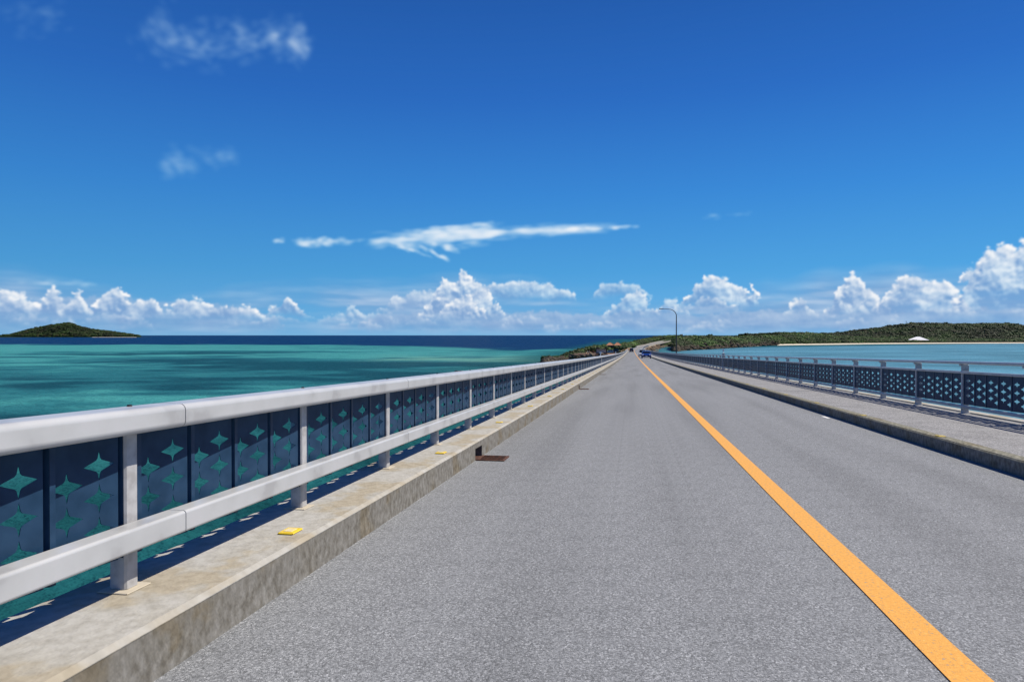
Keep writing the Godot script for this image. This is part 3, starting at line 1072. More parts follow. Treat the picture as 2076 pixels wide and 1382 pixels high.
func make_land_materials() -> void:
	var soil := paint(Color.WHITE, 0.95, 0.0, 0.2)
	soil.vertex_color_use_as_albedo = true
	soil.albedo_texture = noise_texture(noise(51, 0.03, 5), 512, ramp([[0.2, grey(0.62)], [0.8, grey(1.0)]]))
	world_mapped(soil, 23.0)
	M.soil = soil
	var leaf := paint(Color.WHITE, 0.6, 0.0, 0.35)
	leaf.vertex_color_use_as_albedo = true
	leaf.backlight_enabled = true
	leaf.backlight = Color(0.22, 0.26, 0.1)
	M.leaf = leaf
	var rock := paint(Color.WHITE, 0.95, 0.0, 0.2)
	rock.vertex_color_use_as_albedo = true
	rock.albedo_texture = noise_texture(noise(52, 0.02, 5), 512, ramp([[0.2, grey(0.5)], [0.8, grey(1.0)]]))
	world_mapped(rock, 3.0)
	M.rock = rock
	M.bark = paint(lin(0.12, 0.09, 0.065), 0.9)
	# crowns: leaf sprays scattered through a lumpy mass
	for variant in 3:
		var sh := Shape.new()
		sh.tinted = true
		var lumps := []
		for i in 7:
			var d := Vector3(rng.randfn(), absf(rng.randfn()) * 0.7, rng.randfn()).normalized()
			lumps.append([d * rng.randf_range(0.25, 0.62), rng.randf_range(0.36, 0.58)])
		for i in 230:
			var l: Array = lumps[rng.randi() % lumps.size()]
			var d := Vector3(rng.randfn(), rng.randfn() + 0.25, rng.randfn()).normalized()
			var at: Vector3 = l[0] + d * (l[1] * rng.randf_range(0.72, 1.08))
			at.y *= 0.82
			var x := d.cross(Vector3(rng.randfn(), rng.randfn(), rng.randfn())).normalized()
			var y := (d.cross(x) + d * rng.randf_range(-0.5, 0.7)).normalized()
			var size := rng.randf_range(0.09, 0.17)
			sh.tint = Color.WHITE * rng.randf_range(0.75, 1.15)
			var bend := d * size * 0.35
			sh.quad(at - x * size, at - y * size * 1.3 - bend, at + x * size, at + y * size * 1.3 - bend)
		# added opaque core that blocks light through the crown, tinted darker
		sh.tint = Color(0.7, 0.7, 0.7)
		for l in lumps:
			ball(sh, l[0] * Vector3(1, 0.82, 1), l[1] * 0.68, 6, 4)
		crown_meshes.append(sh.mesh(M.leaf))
	for variant in 3:
		var sh := Shape.new()
		sh.tinted = true
		var f := noise(200 + variant, 0.9, 3)
		var rows := 6
		var cols := 9
		var grid := []
		for j in rows + 1:
			for i in cols:
				var t := TAU * i / cols
				var e := PI * j / rows
				var d := Vector3(cos(t) * sin(e), cos(e), sin(t) * sin(e))
				grid.append(d * (1.0 + 0.55 * f.get_noise_3dv(d * 1.3)) * Vector3(1, 0.7, 1))
		for j in rows:
			for i in cols:
				var a := j * cols + i
				var b := j * cols + (i + 1) % cols
				sh.quad(grid[a], grid[b], grid[b + cols], grid[a + cols])
		boulder_meshes.append(sh.mesh(M.rock))

func ball(sh: Shape, c: Vector3, r: float, cols: int, rows: int) -> void:
	for j in rows:
		for i in cols:
			var q: Array[Vector3] = []
			for k in [[0, 0], [1, 0], [1, 1], [0, 1]]:
				var t: float = TAU * (i + k[0]) / cols
				var e: float = PI * (j + k[1]) / rows
				q.append(c + r * Vector3(cos(t) * sin(e), cos(e), sin(t) * sin(e)))
			sh.quad(q[0], q[1], q[2], q[3])

func leaf_colour(tone := 1.0) -> Color:
	var k := rng.randf()
	var c := Vector3(0.03, 0.066, 0.014).lerp(Vector3(0.068, 0.118, 0.024), k)
	if rng.randf() < 0.12: c = Vector3(0.11, 0.105, 0.045)
	c *= rng.randf_range(0.8, 1.15) * tone
	return Color(c.x, c.y, c.z)

class Loft:
	var rows := []            # rows of points from the water's edge up over the ridge and down behind
	func point(u: float, v: float) -> Vector3:
		var a := clampf(u, 0.0, 0.9999) * (rows.size() - 1)
		var b: float = clampf(v, 0.0, 0.9999) * (rows[0].size() - 1)
		var i := int(a)
		var j := int(b)
		var p: Vector3 = (rows[i][j] as Vector3).lerp(rows[i][j + 1], b - j)
		var q: Vector3 = (rows[i + 1][j] as Vector3).lerp(rows[i + 1][j + 1], b - j)
		return p.lerp(q, a - i)

func land(called: String, label: String, stations: Array, tree: float, behind: float, step: float, shore: Callable, seed_: int, rough := 0.12) -> Loft:
	# stations: [px, py of the water's edge, metres to the ridge, py of the tree tops on the ridge]; tree = height of trees on it
	var l := Loft.new()
	var bumps := noise(seed_, 0.02, 4)
	var px: float = stations[0][0]
	var k := 0
	while px <= stations[stations.size() - 1][0]:
		while k < stations.size() - 2 and px > stations[k + 1][0]: k += 1
		var f: float = (px - stations[k][0]) / (stations[k + 1][0] - stations[k][0])
		var s: Array = []
		for c in range(1, 4): s.append(lerpf(stations[k][c], stations[k + 1][c], f))
		var edge := on_level(px, s[0], 0.0)
		var top := at_range(px, s[2], s[1])
		top.y = maxf(0.6, top.y - tree)
		var away := Vector3(top.x - edge.x, 0, top.z - edge.z)
		var run := away.length()
		away /= run
		var row := []
		row.append(edge - away * 6.0 + Vector3.DOWN * 1.5)
		row.append(edge)
		var strip := minf(14.0, run * 0.15)
		row.append(edge + away * strip + Vector3.UP * minf(1.5, top.y * 0.4))
		for j in range(1, 11):
			var t := j / 10.0
			var h := lerpf(minf(1.5, top.y * 0.4), top.y, 1.0 - pow(1.0 - t, 1.6))
			var p := edge + away * lerpf(strip, run, t)
			h *= 1.0 + rough * bumps.get_noise_2d(p.x, p.z) * sin(PI * minf(t, 0.8))
			row.append(Vector3(p.x, h, p.z))
		for j in range(1, 5):
			var t := j / 4.0
			var p := edge + away * (run + behind * t)
			row.append(Vector3(p.x, top.y * (1.0 - t * t) - 1.5 * t, p.z))
		l.rows.append(row)
		px += step
	var sh := Shape.new()
	sh.tinted = true
	for i in l.rows.size() - 1:
		for j in l.rows[0].size() - 1:
			var where: float = stations[0][0] + step * i
			sh.tint = shore.call(where, j)
			sh.quad(l.rows[i][j], l.rows[i][j + 1], l.rows[i + 1][j + 1], l.rows[i + 1][j])
	structure(called, sh.mesh(M.soil), label, "land")
	return l

func wooded(called: String, label: String, category: String, l: Loft, count: int, size: Vector2, from := 0.12, to := 0.8, keep: Variant = null, tone := 1.0) -> void:
	var places := [[], [], []]
	var tints := [[], [], []]
	var stands := noise(310, 0.5 / (size.y * 9.0), 3)
	for i in count:
		var u := rng.randf()
		var v := rng.randf_range(from, to)
		var p := l.point(u, v)
		if keep != null and not keep.call(p): continue
		var r := rng.randf_range(size.x, size.y) * (0.75 + 0.5 * rng.randf() * rng.randf())
		var k := rng.randi() % 3
		places[k].append(Transform3D(Basis(Vector3.UP, rng.randf() * TAU).scaled(Vector3(r, r * rng.randf_range(0.75, 1.15), r)), p + Vector3.UP * r * 0.35))
		tints[k].append(leaf_colour(tone * clampf(1.0 + 1.3 * stands.get_noise_2d(p.x, p.z), 0.55, 1.6)))
	for k in 3:
		if places[k].is_empty(): continue
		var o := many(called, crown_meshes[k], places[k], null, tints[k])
		tag(o, label, category)

func boulders(called: String, label: String, where: Array, size: Vector2, tone: Vector3) -> void:
	var places := [[], [], []]
	var tints := [[], [], []]
	for p in where:
		var r := rng.randf_range(size.x, size.y) * (0.5 + rng.randf() * rng.randf())
		var k := rng.randi() % 3
		places[k].append(Transform3D(Basis.from_euler(Vector3(rng.randf_range(-0.4, 0.4), rng.randf() * TAU, rng.randf_range(-0.4, 0.4))).scaled(Vector3(r, r, r)), p + Vector3.UP * r * 0.2))
		var c := tone * rng.randf_range(0.7, 1.3)
		tints[k].append(Color(c.x, c.y, c.z))
	for k in 3:
		if places[k].size(): tag(many(called, boulder_meshes[k], places[k], null, tints[k]), label, "rocks")

const GREEN := Color(0.035, 0.055, 0.018)
const SAND := Color(0.72, 0.66, 0.53)
const STONE := Color(0.13, 0.115, 0.09)
const EARTH := Color(0.22, 0.16, 0.105)

func road_clear(p: Vector3, room: float) -> bool:
	for i in range(160, path_at.size(), 4):
		if Vector2(p.x - path_at[i].x - 2.0, p.z - path_at[i].z).length() < room: return false
	return true

func make_land() -> void:
	make_land_materials()
	# headland left of the bridge's end
	var head := land("headland", "low bushy headland with a rocky point beside the end of the bridge",
		[[1104, 735.5, 303, 733.5], [1112, 735.2, 308, 729.5], [1130, 734, 316, 722], [1150, 733, 326, 712], [1180, 731, 345, 702], [1200, 729, 360, 697.5], [1230, 728, 375, 694.5], [1250, 727, 392, 693], [1270, 726, 415, 693], [1281, 725, 450, 691]],
		2.6, 60.0, 1.5, func(px, j): return STONE if j < 3 or (px < 1150 and j < 6) else (EARTH if j < 8 else GREEN), 301)
	var in_yard := func(p: Vector3) -> bool:
		var ahead := -p.z
		if not road_clear(p, 9.5): return false
		return not (ahead > 296.0 and ahead < 352.0 and p.x > -24.0)
	wooded("headland_bushes", "dense low green bushes covering the headland beside the road", "bushes", head, 3000, Vector2(1.1, 2.1), 0.2, 0.85, in_yard, 1.3)
	var spots := []
	for i in 260:
		var u := rng.randf()
		spots.append(head.point(u * u, rng.randf_range(0.02, 0.2 + 0.25 * maxf(0.0, 0.3 - u))))
	boulders("headland_rocks", "dark weathered rocks along the foot of the headland", spots, Vector2(0.6, 2.2), Vector3(0.13, 0.11, 0.085))
	# land beyond the bend of the road
	var bend := land("wooded_rise", "gently rising green land behind the bend of the road",
		[[1262, 706.5, 640, 693], [1280, 706, 655, 690], [1296, 705, 700, 686], [1310, 704, 760, 682.5], [1335, 703, 820, 678.5], [1356, 703, 850, 676.8], [1384, 704, 860, 676.2]],
		3.5, 120.0, 2.0, func(_px, j): return STONE if j < 2 else GREEN, 302)
	wooded("roadside_scrub", "green scrub on the rise behind the bend of the road", "scrub", bend, 3200, Vector2(1.5, 2.8), 0.1, 0.8, func(p): return road_clear(p, 10.0), 1.4)
	# wooded shore right of the bridge
	var shore := land("wooded_shore", "long low wooded shore with a strip of sand across the calm water",
		[[1366, 712.5, 600, 677.5], [1394, 710, 640, 675.5], [1440, 708, 700, 676.5], [1500, 704, 800, 678], [1560, 700.5, 880, 675.5], [1600, 699.7, 930, 673], [1625, 699.3, 960, 669.5], [1655, 699, 990, 673], [1700, 698.5, 1020, 677], [1760, 697.6, 1080, 680], [1850, 696.8, 1150, 683], [1960, 696.3, 1200, 684], [2076, 696, 1250, 684], [2260, 695.6, 1300, 684], [2600, 695, 1400, 684]],
		4.2, 160.0, 6.0, func(px, j): return (SAND if px > 1575 or (px > 1462 and px < 1490) else STONE) if j < 2 else GREEN, 303)
	wooded("shore_wood", "dense dark green coastal wood along the far side of the calm water", "wood", shore, 17000, Vector2(1.8, 3.2), 0.13, 0.78, null, 1.35)
	spots = []
	for i in 420:
		var u := rng.randf() * 0.17
		spots.append(shore.point(u, rng.randf_range(0.04, 0.16)))
	boulders("shore_rocks", "dark undercut rocks at the waterline below the coastal wood", spots, Vector2(1.0, 3.2), Vector3(0.10, 0.085, 0.065))
	# hills behind it
	var hills := land("far_hills", "long dark green wooded hills behind the sandy shore",
		[[1640, 690, 2300, 678], [1690, 690, 2100, 675.5], [1740, 690, 2000, 668], [1800, 690, 1950, 660.5], [1838, 690, 1900, 655], [1880, 690, 1880, 654], [1940, 690, 1880, 655.5], [2000, 690, 1850, 655.5], [2020, 690, 1850, 653], [2076, 690, 1850, 658.5], [2200, 690, 1850, 664], [2420, 690, 1900, 672]],
		6.0, 300.0, 6.0, func(_px, _j): return GREEN, 304, 0.3)
	wooded("hill_forest", "dark green forest covering the long hills behind the sandy shore", "forest", hills, 15000, Vector2(4.0, 7.5), 0.1, 0.8, null, 0.8)
	var back := land("distant_hills", "faint low hills far away behind the coastal wood",
		[[1500, 683, 4600, 678.5], [1545, 683, 4600, 676], [1590, 683, 4600, 674], [1640, 683, 4600, 676], [1690, 683, 4600, 675], [1760, 683, 4600, 674], [1860, 683, 4600, 678]],
		8.0, 500.0, 8.0, func(_px, _j): return GREEN, 305)
	wooded("distant_forest", "forest on the faint low hills far away", "forest", back, 3000, Vector2(10.0, 16.0), 0.1, 0.8)
	# island on the horizon
	var isle := land("island", "dark green cone shaped island low on the horizon above the open sea",
		[[-60, 683.6, 4300, 682.2], [-10, 683.6, 4300, 680.5], [20, 683.6, 4300, 677.5], [45, 683.6, 4300, 670], [72, 683.6, 4300, 664], [100, 683.6, 4300, 658.5], [120, 683.6, 4300, 655], [137, 683.6, 4300, 653], [150, 683.6, 4300, 656.5], [165, 683.6, 4300, 662], [182, 683.6, 4300, 666], [212, 683.6, 4300, 669.5], [240, 683.6, 4300, 673.5], [268, 683.6, 4300, 677.5], [288, 683.6, 4300, 681], [306, 683.4, 4350, 682.4]],
		7.0, 400.0, 3.0, func(px, j): return SAND if (px > 185 and px < 275 and j < 2) else GREEN, 306, 0.2)
	wooded("island_forest", "dark green forest covering the island on the horizon", "forest", isle, 5200, Vector2(6.0, 12.0), 0.13, 0.8, func(p): return p.y > 3.0, 0.62)
	# embankments that carry the road on land, and its viaduct
	var sh := Shape.new()
	sh.tinted = true
	sh.tint = EARTH
	sweep(sh, [Vector2(6.3, -0.33), Vector2(-2.4, -0.33), Vector2(-13.0, -6.5), Vector2(22.0, -6.5)], BRIDGE_END - 2.0, 690.0, 15.0)
	sweep(sh, [Vector2(6.3, -0.33), Vector2(-2.4, -0.33), Vector2(-13.0, -6.5), Vector2(22.0, -6.5)], 800.0, 955.0, 15.0)
	structure("embankment", sh.mesh(M.soil), "earth and stone bank carrying the road beyond the bridge", "embankment")
	spots = []
	for i in 420:
		var s := rng.randf_range(350.0, 690.0)
		var t := rng.randf()
		spots.append(on_path(s, lerpf(7.5, 21.0, t), lerpf(-0.9, -5.9, t)))
	boulders("bank_rocks", "brown stones piled on the bank between the road and the calm water", spots, Vector2(0.5, 1.5), Vector3(0.24, 0.19, 0.14))
	var places := [[], [], []]
	var tints := [[], [], []]
	for i in 240:
		var s := rng.randf_range(352.0, 640.0)
		var t := rng.randf()
		var k := rng.randi() % 3
		var r := rng.randf_range(0.7, 1.7)
		places[k].append(Transform3D(Basis(Vector3.UP, rng.randf() * TAU).scaled(Vector3.ONE * r), on_path(s, lerpf(-4.6, -12.0, t), lerpf(-1.4, -5.6, t) + r * 0.4)))
		tints[k].append(leaf_colour())
	for k in 3: tag(many("verge_bushes", crown_meshes[k], places[k], null, tints[k]), "low green bushes on the bank along the left edge of the road", "bushes")
	var reef := []
	for i in 9: reef.append(on_level(924 + rng.randf() * 14.0, 753.0 + rng.randf_range(-0.6, 0.6), 0.0))
	var isolated := thing("reef_rock", "small dark rock breaking the surface of the turquoise water", "rock")
	for p in reef:
		var c := Shape.new()
		c.tinted = true
		c.tint = Color(0.03, 0.03, 0.028)
		var o := put("stone", boulder_meshes[rng.randi() % 3], isolated, Transform3D(Basis(Vector3.UP, rng.randf() * TAU).scaled(Vector3(0.8, 0.45, 0.8)), p))
		o.material_override = M.wet_rock

# ------------------------------------------------------------------ things on the bridge and the land
func lamp_post() -> void:
	var t := thing("street_lamp", "tall slim dark brown street lamp with a curved arm outside the walkway railing", "street lamp")
	t.transform = beside_path(96.0, 6.02, 0.15)
	var b := Shape.new()
	b.box(Vector3(-0.16, -0.3, -0.16), Vector3(0.16, 0.05, 0.16), 0.02)
	b.tube(Vector3(0, 0.05, 0), Vector3(0, 0.9, 0), 0.105, 0.1, 12)
	put("base", b.mesh(M.pole), t)
	var p := Shape.new()
	p.tube(Vector3(0, 0.9, 0), Vector3(0, 6.0, 0), 0.085, 0.06, 12)
	var last := Vector3(0, 6.0, 0)
	for i in range(1, 11):
		var a := PI / 2 * i / 10.0
		var q := Vector3(-1.05 * (1.0 - cos(a)), 6.0 + 0.95 * sin(a), 0)
		p.tube(last, q, 0.06 - 0.002 * i, 0.058 - 0.002 * i, 10)
		last = q
	p.tube(last, Vector3(-1.75, 7.0, 0), 0.04, 0.035, 10)
	put("pole", p.mesh(M.pole), t)
	var h := Shape.new()
	h.box(Vector3(-2.35, 6.96, -0.1), Vector3(-1.7, 7.05, 0.1), 0.03)
	var head := put("lamp_head", h.mesh(M.pole), t)
	var g := Shape.new()
	g.box(Vector3(-2.3, 6.945, -0.08), Vector3(-1.85, 6.962, 0.08), 0.006)
	put("lamp_glass", g.mesh(M.light_lens), head)
	var r := Shape.new()
	r.tube(Vector3(-0.02, 6.02, 0.05), Vector3(0.14, 6.3, 0.05), 0.012, 0.012, 6)
	put("bracket", r.mesh(M.pole), t)

func delineator(s: float, x: float, foot: float, tall: float, label: String) -> void:
	var t := thing("delineator_post", label, "delineator")
	t.transform = beside_path(s, x, foot)
	var p := Shape.new()
	p.box(Vector3(-0.08, -0.02, -0.1), Vector3(0.08, tall - 0.12, 0.1), 0.012)
	p.box(Vector3(-0.095, tall - 0.12, -0.115), Vector3(0.095, tall - 0.085, 0.115), 0.01)
	put("post", p.mesh(M.post), t)
	var d := Shape.new()
	d.tube(Vector3(0, tall - 0.085, 0), Vector3(0, tall + 0.06, 0), 0.025, 0.025, 8)
	d.tube(Vector3(0.0, tall + 0.12, 0.03), Vector3(0.0, tall + 0.12, -0.03), 0.075, 0.075, 14)
	put("reflector", d.mesh(M.white_cap), t)

func prism(sh: Shape, side: Array, half_low: float, half_high: float, y_low: float, y_high: float) -> void:
	# side outline [z, y] counter-clockwise seen from -x ... extruded across, narrowing from y_low to y_high
	var at := func(p: Array, sgn: float) -> Vector3:
		return Vector3(sgn * lerpf(half_low, half_high, clampf((p[1] - y_low) / (y_high - y_low), 0.0, 1.0)), p[1], p[0])
	var n := side.size()
	for i in n:
		var a: Array = side[i]
		var b: Array = side[(i + 1) % n]
		sh.quad(at.call(a, -1.0), at.call(a, 1.0), at.call(b, 1.0), at.call(b, -1.0))
	var flat := PackedVector2Array()
	for p in side: flat.append(Vector2(p[0], p[1]))
	var ids := Geometry2D.triangulate_polygon(flat)
	for k in range(0, ids.size(), 3):
		sh.tri(at.call(side[ids[k]], 1.0), at.call(side[ids[k + 1]], 1.0), at.call(side[ids[k + 2]], 1.0))
		sh.tri(at.call(side[ids[k]], -1.0), at.call(side[ids[k + 2]], -1.0), at.call(side[ids[k + 1]], -1.0))

func car(called: String, label: String, at: Transform3D, colour: Color, tall: float, group := "") -> void:
	# a small car, its nose towards -z, wheels on y = 0
	var t := thing(called, label, "car", at, group)
	var body := paint(colour, 0.25, 0.1)
	body.clearcoat_enabled = true
	body.clearcoat = 0.8
	body.clearcoat_roughness = 0.08
	var b := Shape.new()
	prism(b, [[-1.86, 0.32], [-1.92, 0.5], [-1.86, 0.72], [-1.0, 0.9], [-0.95, 0.93], [1.8, 0.95], [1.9, 0.8], [1.88, 0.35], [1.75, 0.24], [-1.7, 0.24]], 0.84, 0.79, 0.4, 0.95)
	prism(b, [[-1.02, 0.91], [-0.38, tall - 0.04], [-0.2, tall], [1.35, tall - 0.01], [1.55, tall - 0.08], [1.8, 0.93]], 0.78, 0.62, 0.92, tall)
	put("body", b.mesh(body), t)
	var glass := Shape.new()
	glass.quad(Vector3(-0.7, 0.955, -1.012), Vector3(0.7, 0.955, -1.012), Vector3(0.58, tall - 0.07, -0.452), Vector3(-0.58, tall - 0.07, -0.452))
	put("windscreen", glass.mesh(M.glass), t)
	glass = Shape.new()
	glass.quad(Vector3(0.68, 1.0, 1.797), Vector3(-0.68, 1.0, 1.797), Vector3(-0.57, tall - 0.12, 1.603), Vector3(0.57, tall - 0.12, 1.603))
	put("rear_window", glass.mesh(M.glass), t)
	for side in [-1.0, 1.0]:
		glass = Shape.new()
		for w in [[-0.78, -0.3, 0.38, 0.38], [0.44, 0.44, 1.5, 1.3]]:
			glass.quad(Vector3(side * 0.787, 0.97, w[0]), Vector3(side * 0.787, 0.97, w[2]), Vector3(side * 0.652, tall - 0.1, w[3]), Vector3(side * 0.652, tall - 0.1, w[1]))
		put("side_window", glass.mesh(M.glass), t)
		for z in [-1.2, 1.2]:
			var w := Shape.new()
			w.tube(Vector3(side * 0.66, 0.29, z), Vector3(side * 0.855, 0.29, z), 0.29, 0.29, 18)
			var wheel := put("wheel", w.mesh(M.tyre), t)
			var r := Shape.new()
			r.tube(Vector3(side * 0.85, 0.29, z), Vector3(side * 0.862, 0.29, z), 0.18, 0.17, 14)
			put("rim", r.mesh(M.rim), wheel)
		var l := Shape.new()
		l.box(Vector3(side * 0.62 - 0.16, 0.6, -1.93), Vector3(side * 0.62 + 0.16, 0.76, -1.8), 0.03)
		put("headlight", l.mesh(M.light_lens), t)
		l = Shape.new()
		l.box(Vector3(side * 0.72 - 0.07, 0.66, 1.8), Vector3(side * 0.72 + 0.07, 1.0, 1.915), 0.02)
		put("tail_light", l.mesh(M.tail_lens), t)
		l = Shape.new()
		l.box(Vector3(side * 0.9 - 0.09, 0.95, -0.85), Vector3(side * 0.9 + 0.09, 1.1, -0.75), 0.03)
		put("door_mirror", l.mesh(body), t)
	var g := Shape.new()
	g.box(Vector3(-0.55, 0.34, -1.945), Vector3(0.55, 0.52, -1.86), 0.02)
	put("grille", g.mesh(M.dark_steel), t)
	g = Shape.new()
	g.box(Vector3(-0.7, 0.3, 1.86), Vector3(0.7, 0.46, 1.93), 0.02)
	put("rear_bumper", g.mesh(M.dark_steel), t)
	for z in [-1.96, 1.945]:
		g = Shape.new()
		g.box(Vector3(-0.17, 0.36 if z < 0 else 0.62, z - 0.008), Vector3(0.17, 0.53 if z < 0 else 0.79, z + 0.008))
		put("number_plate", g.mesh(M.plate), t)

func facing(dir: Vector3) -> Basis:
	return Basis(Vector3.UP, atan2(-dir.x, -dir.z))

func make_cars() -> void:
	var a := on_path(126.0, 2.58, 0.012)
	car("car", "blue hatchback coming along the bridge in the lane beside the walkway", Transform3D(beside_path(126.0, 0, 0).basis * Basis(Vector3.UP, PI), a), lin(0.015, 0.045, 0.24), 1.32)
	a = on_path(150.0, 2.3, 0.012)
	car("car", "white car following close behind the blue hatchback", Transform3D(beside_path(150.0, 0, 0).basis * Basis(Vector3.UP, PI), a), lin(0.75, 0.76, 0.76), 1.62)
	a = on_path(287.0, -0.15, 0.012)
	car("car", "dark grey car driving away in the lane beside the tall kerb", Transform3D(beside_path(287.0, 0, 0).basis, a), lin(0.03, 0.03, 0.032), 1.7)

# ---------- the little park on the headland
func hip_roof(sh: Shape, lo: Vector3, hi: Vector3, inset: float, eave: float) -> void:
	# hipped roof over a rectangle: lo/hi are the eaves' corners (lo.y) and the ridge height (hi.y)
	var a := Vector3(lo.x, lo.y, lo.z); var b := Vector3(hi.x, lo.y, lo.z); var c := Vector3(hi.x, lo.y, hi.z); var d := Vector3(lo.x, lo.y, hi.z)
	var mz := (lo.z + hi.z) / 2.0
	var p := Vector3(lo.x + inset, hi.y, mz); var q := Vector3(hi.x - inset, hi.y, mz)
	sh.quad(d, c, q, p); sh.quad(b, a, p, q); sh.tri(a, d, p); sh.tri(c, b, q)
	var down := Vector3.DOWN * eave
	for e in [[a, b], [b, c], [c, d], [d, a]]: sh.quad(e[0], e[1], e[1] + down, e[0] + down)
	sh.quad(a + down, b + down, c + down, d + down)

func tile_roof(parent: Node, lo: Vector3, hi: Vector3, inset: float, tiles: Material) -> void:
	var r := Shape.new()
	hip_roof(r, lo, hi, inset, 0.16)
	var roof := put("roof", r.mesh(tiles), parent)
	var cap := Shape.new()
	var mz := (lo.z + hi.z) / 2.0
	cap.tube(Vector3(lo.x + inset, hi.y, mz), Vector3(hi.x - inset, hi.y, mz), 0.14, 0.14, 8)
	for k in [[lo.x, lo.z, lo.x + inset], [hi.x, lo.z, hi.x - inset], [lo.x, hi.z, lo.x + inset], [hi.x, hi.z, hi.x - inset]]:
		cap.tube(Vector3(k[0], lo.y, k[1]), Vector3(k[2], hi.y, mz), 0.11, 0.11, 6)
	put("ridge_tiles", cap.mesh(tiles), roof)

func make_park() -> void:
	# paved terrace
	var y := 3.4
	var c := at_range(1192, 718, 313.0)
	c.y = y
	var away := Vector3(c.x, 0, c.z).normalized()
	var base := Transform3D(facing(away), c)           # -z looks away from the bridge
	var t := Shape.new()
	t.box(Vector3(-6.5, -3.2, -14.0), Vector3(19.0, 0.0, 6.0), 0.1)
	var terrace := structure("terrace", t.mesh(M.paving), "reddish brown paved terrace on the headland", "terrace")
	terrace.transform = base
	var w := Shape.new()
	w.box(Vector3(-6.4, 0.0, 5.5), Vector3(9.0, 0.3, 5.75), 0.05)
	tag(put("low_wall", w.mesh(M.paving), null, base), "low reddish wall along the edge of the terrace", "wall")
	var heap := []
	for i in 130: heap.append(base * Vector3(rng.randf_range(-8.0, 19.0), rng.randf_range(-3.3, -0.6), rng.randf_range(6.0, 8.5)))
	boulders("terrace_rocks", "rough brown rocks piled against the foot of the terrace", heap, Vector2(0.5, 1.5), Vector3(0.17, 0.135, 0.1))
	# shelter with a pale back wall between dark posts
	var p := at_range(1219, 713, 318.0)
	var s := thing("shelter", "small open shelter with a pale back wall between dark posts on the terrace", "shelter", Transform3D(facing(away), Vector3(p.x, y, p.z)))
	var sh := Shape.new()
	sh.box(Vector3(-2.2, 0.35, -0.6), Vector3(2.2, 2.2, -0.45), 0.02)
	put("back_wall", sh.mesh(M.pale_wall), s)
	for x in [-2.4, 2.4]:
		for z in [-0.55, 0.9]:
			sh = Shape.new()
			sh.box(Vector3(x - 0.16, 0.0, z - 0.16), Vector3(x + 0.16, 2.4, z + 0.16), 0.02)
			put("post", sh.mesh(M.dark_wood), s)
	sh = Shape.new()
	sh.box(Vector3(-2.9, 2.4, -1.0), Vector3(2.9, 2.58, 1.4), 0.03)
	put("roof", sh.mesh(M.dark_wood), s)
	sh = Shape.new()
	sh.box(Vector3(-2.2, 0.0, -0.4), Vector3(2.2, 0.42, 0.2), 0.03)
	put("bench", sh.mesh(M.dark_wood), s)
	# house with two orange hipped roofs
	p = at_range(1244.5, 702, 366.0)
	var ground := 4.2
	var h := thing("house", "low dark walled house with two joined orange tiled roofs among the bushes", "house", Transform3D(facing(away), Vector3(p.x, ground, p.z)))
	sh = Shape.new()
	sh.box(Vector3(-3.3, -1.0, -3.0), Vector3(3.3, 2.5, 1.6), 0.03)
	put("wall", sh.mesh(M.dark_wood), h)
	tile_roof(h, Vector3(-4.0, 2.5, -3.6), Vector3(0.05, 3.8, 2.2), 1.6, M.orange_tiles)
	tile_roof(h, Vector3(0.05, 2.5, -3.3), Vector3(4.0, 3.85, 2.4), 1.6, M.orange_tiles)
	for x in [-2.2, 0.0, 2.2]:
		sh = Shape.new()
		sh.box(Vector3(x - 0.7, 0.9, 1.58), Vector3(x + 0.7, 2.1, 1.64), 0.01)
		var win := put("window", sh.mesh(M.pale_wall), h)
		sh = Shape.new()
		sh.box(Vector3(x - 0.62, 0.98, 1.6), Vector3(x + 0.62, 2.02, 1.66), 0.01)
		put("pane", sh.mesh(M.glass), win)
	# parked cars beside it
	var q := at_range(1247, 709, 338.0)
	car("car", "black van parked on the terrace in front of the orange roofed house", Transform3D(facing(away.rotated(Vector3.UP, 1.3)), Vector3(q.x, y, q.z)), lin(0.02, 0.02, 0.025), 1.85)
	q = at_range(1236, 711, 332.0)
	car("car", "silver car parked on the terrace next to the shelter", Transform3D(facing(away.rotated(Vector3.UP, 1.5)), Vector3(q.x, y, q.z)), lin(0.35, 0.36, 0.38), 1.5)
	# visitors
	var looks := [["person standing on the terrace in dark clothes near the shelter", lin(0.02, 0.02, 0.03), lin(0.03, 0.03, 0.05)], ["person in a white shirt and dark trousers on the terrace", lin(0.7, 0.7, 0.7), lin(0.04, 0.05, 0.09)], ["person in a navy shirt and pale shorts on the terrace", lin(0.02, 0.03, 0.09), lin(0.4, 0.36, 0.28)], ["person in a maroon shirt and black trousers on the terrace", lin(0.14, 0.02, 0.02), lin(0.02, 0.02, 0.02)]]
	var xs := [1187.0, 1191.5, 1195.0, 1203.0]
	for i in 4:
		var f := at_range(xs[i], 717, 308.5 + i * 1.4)
		person(looks[i][0], Transform3D(Basis(Vector3.UP, i * 1.7 + 0.5), Vector3(f.x, y, f.z)), looks[i][1], looks[i][2], i)
	# pavilion with a great white roof behind the beach
	p = at_range(1862, 690.2, 1015.0)
	away = Vector3(p.x, 0, p.z).normalized()
	var v := thing("beach_pavilion", "wide white low pitched roof of an open pavilion behind the beach", "pavilion", Transform3D(facing(away), Vector3(p.x, 1.3, p.z)))
	sh = Shape.new()
	hip_roof(sh, Vector3(-14.5, 3.6, -10.0), Vector3(14.5, 8.6, 10.0), 12.5, 0.25)
	put("roof", sh.mesh(M.white_roof), v)
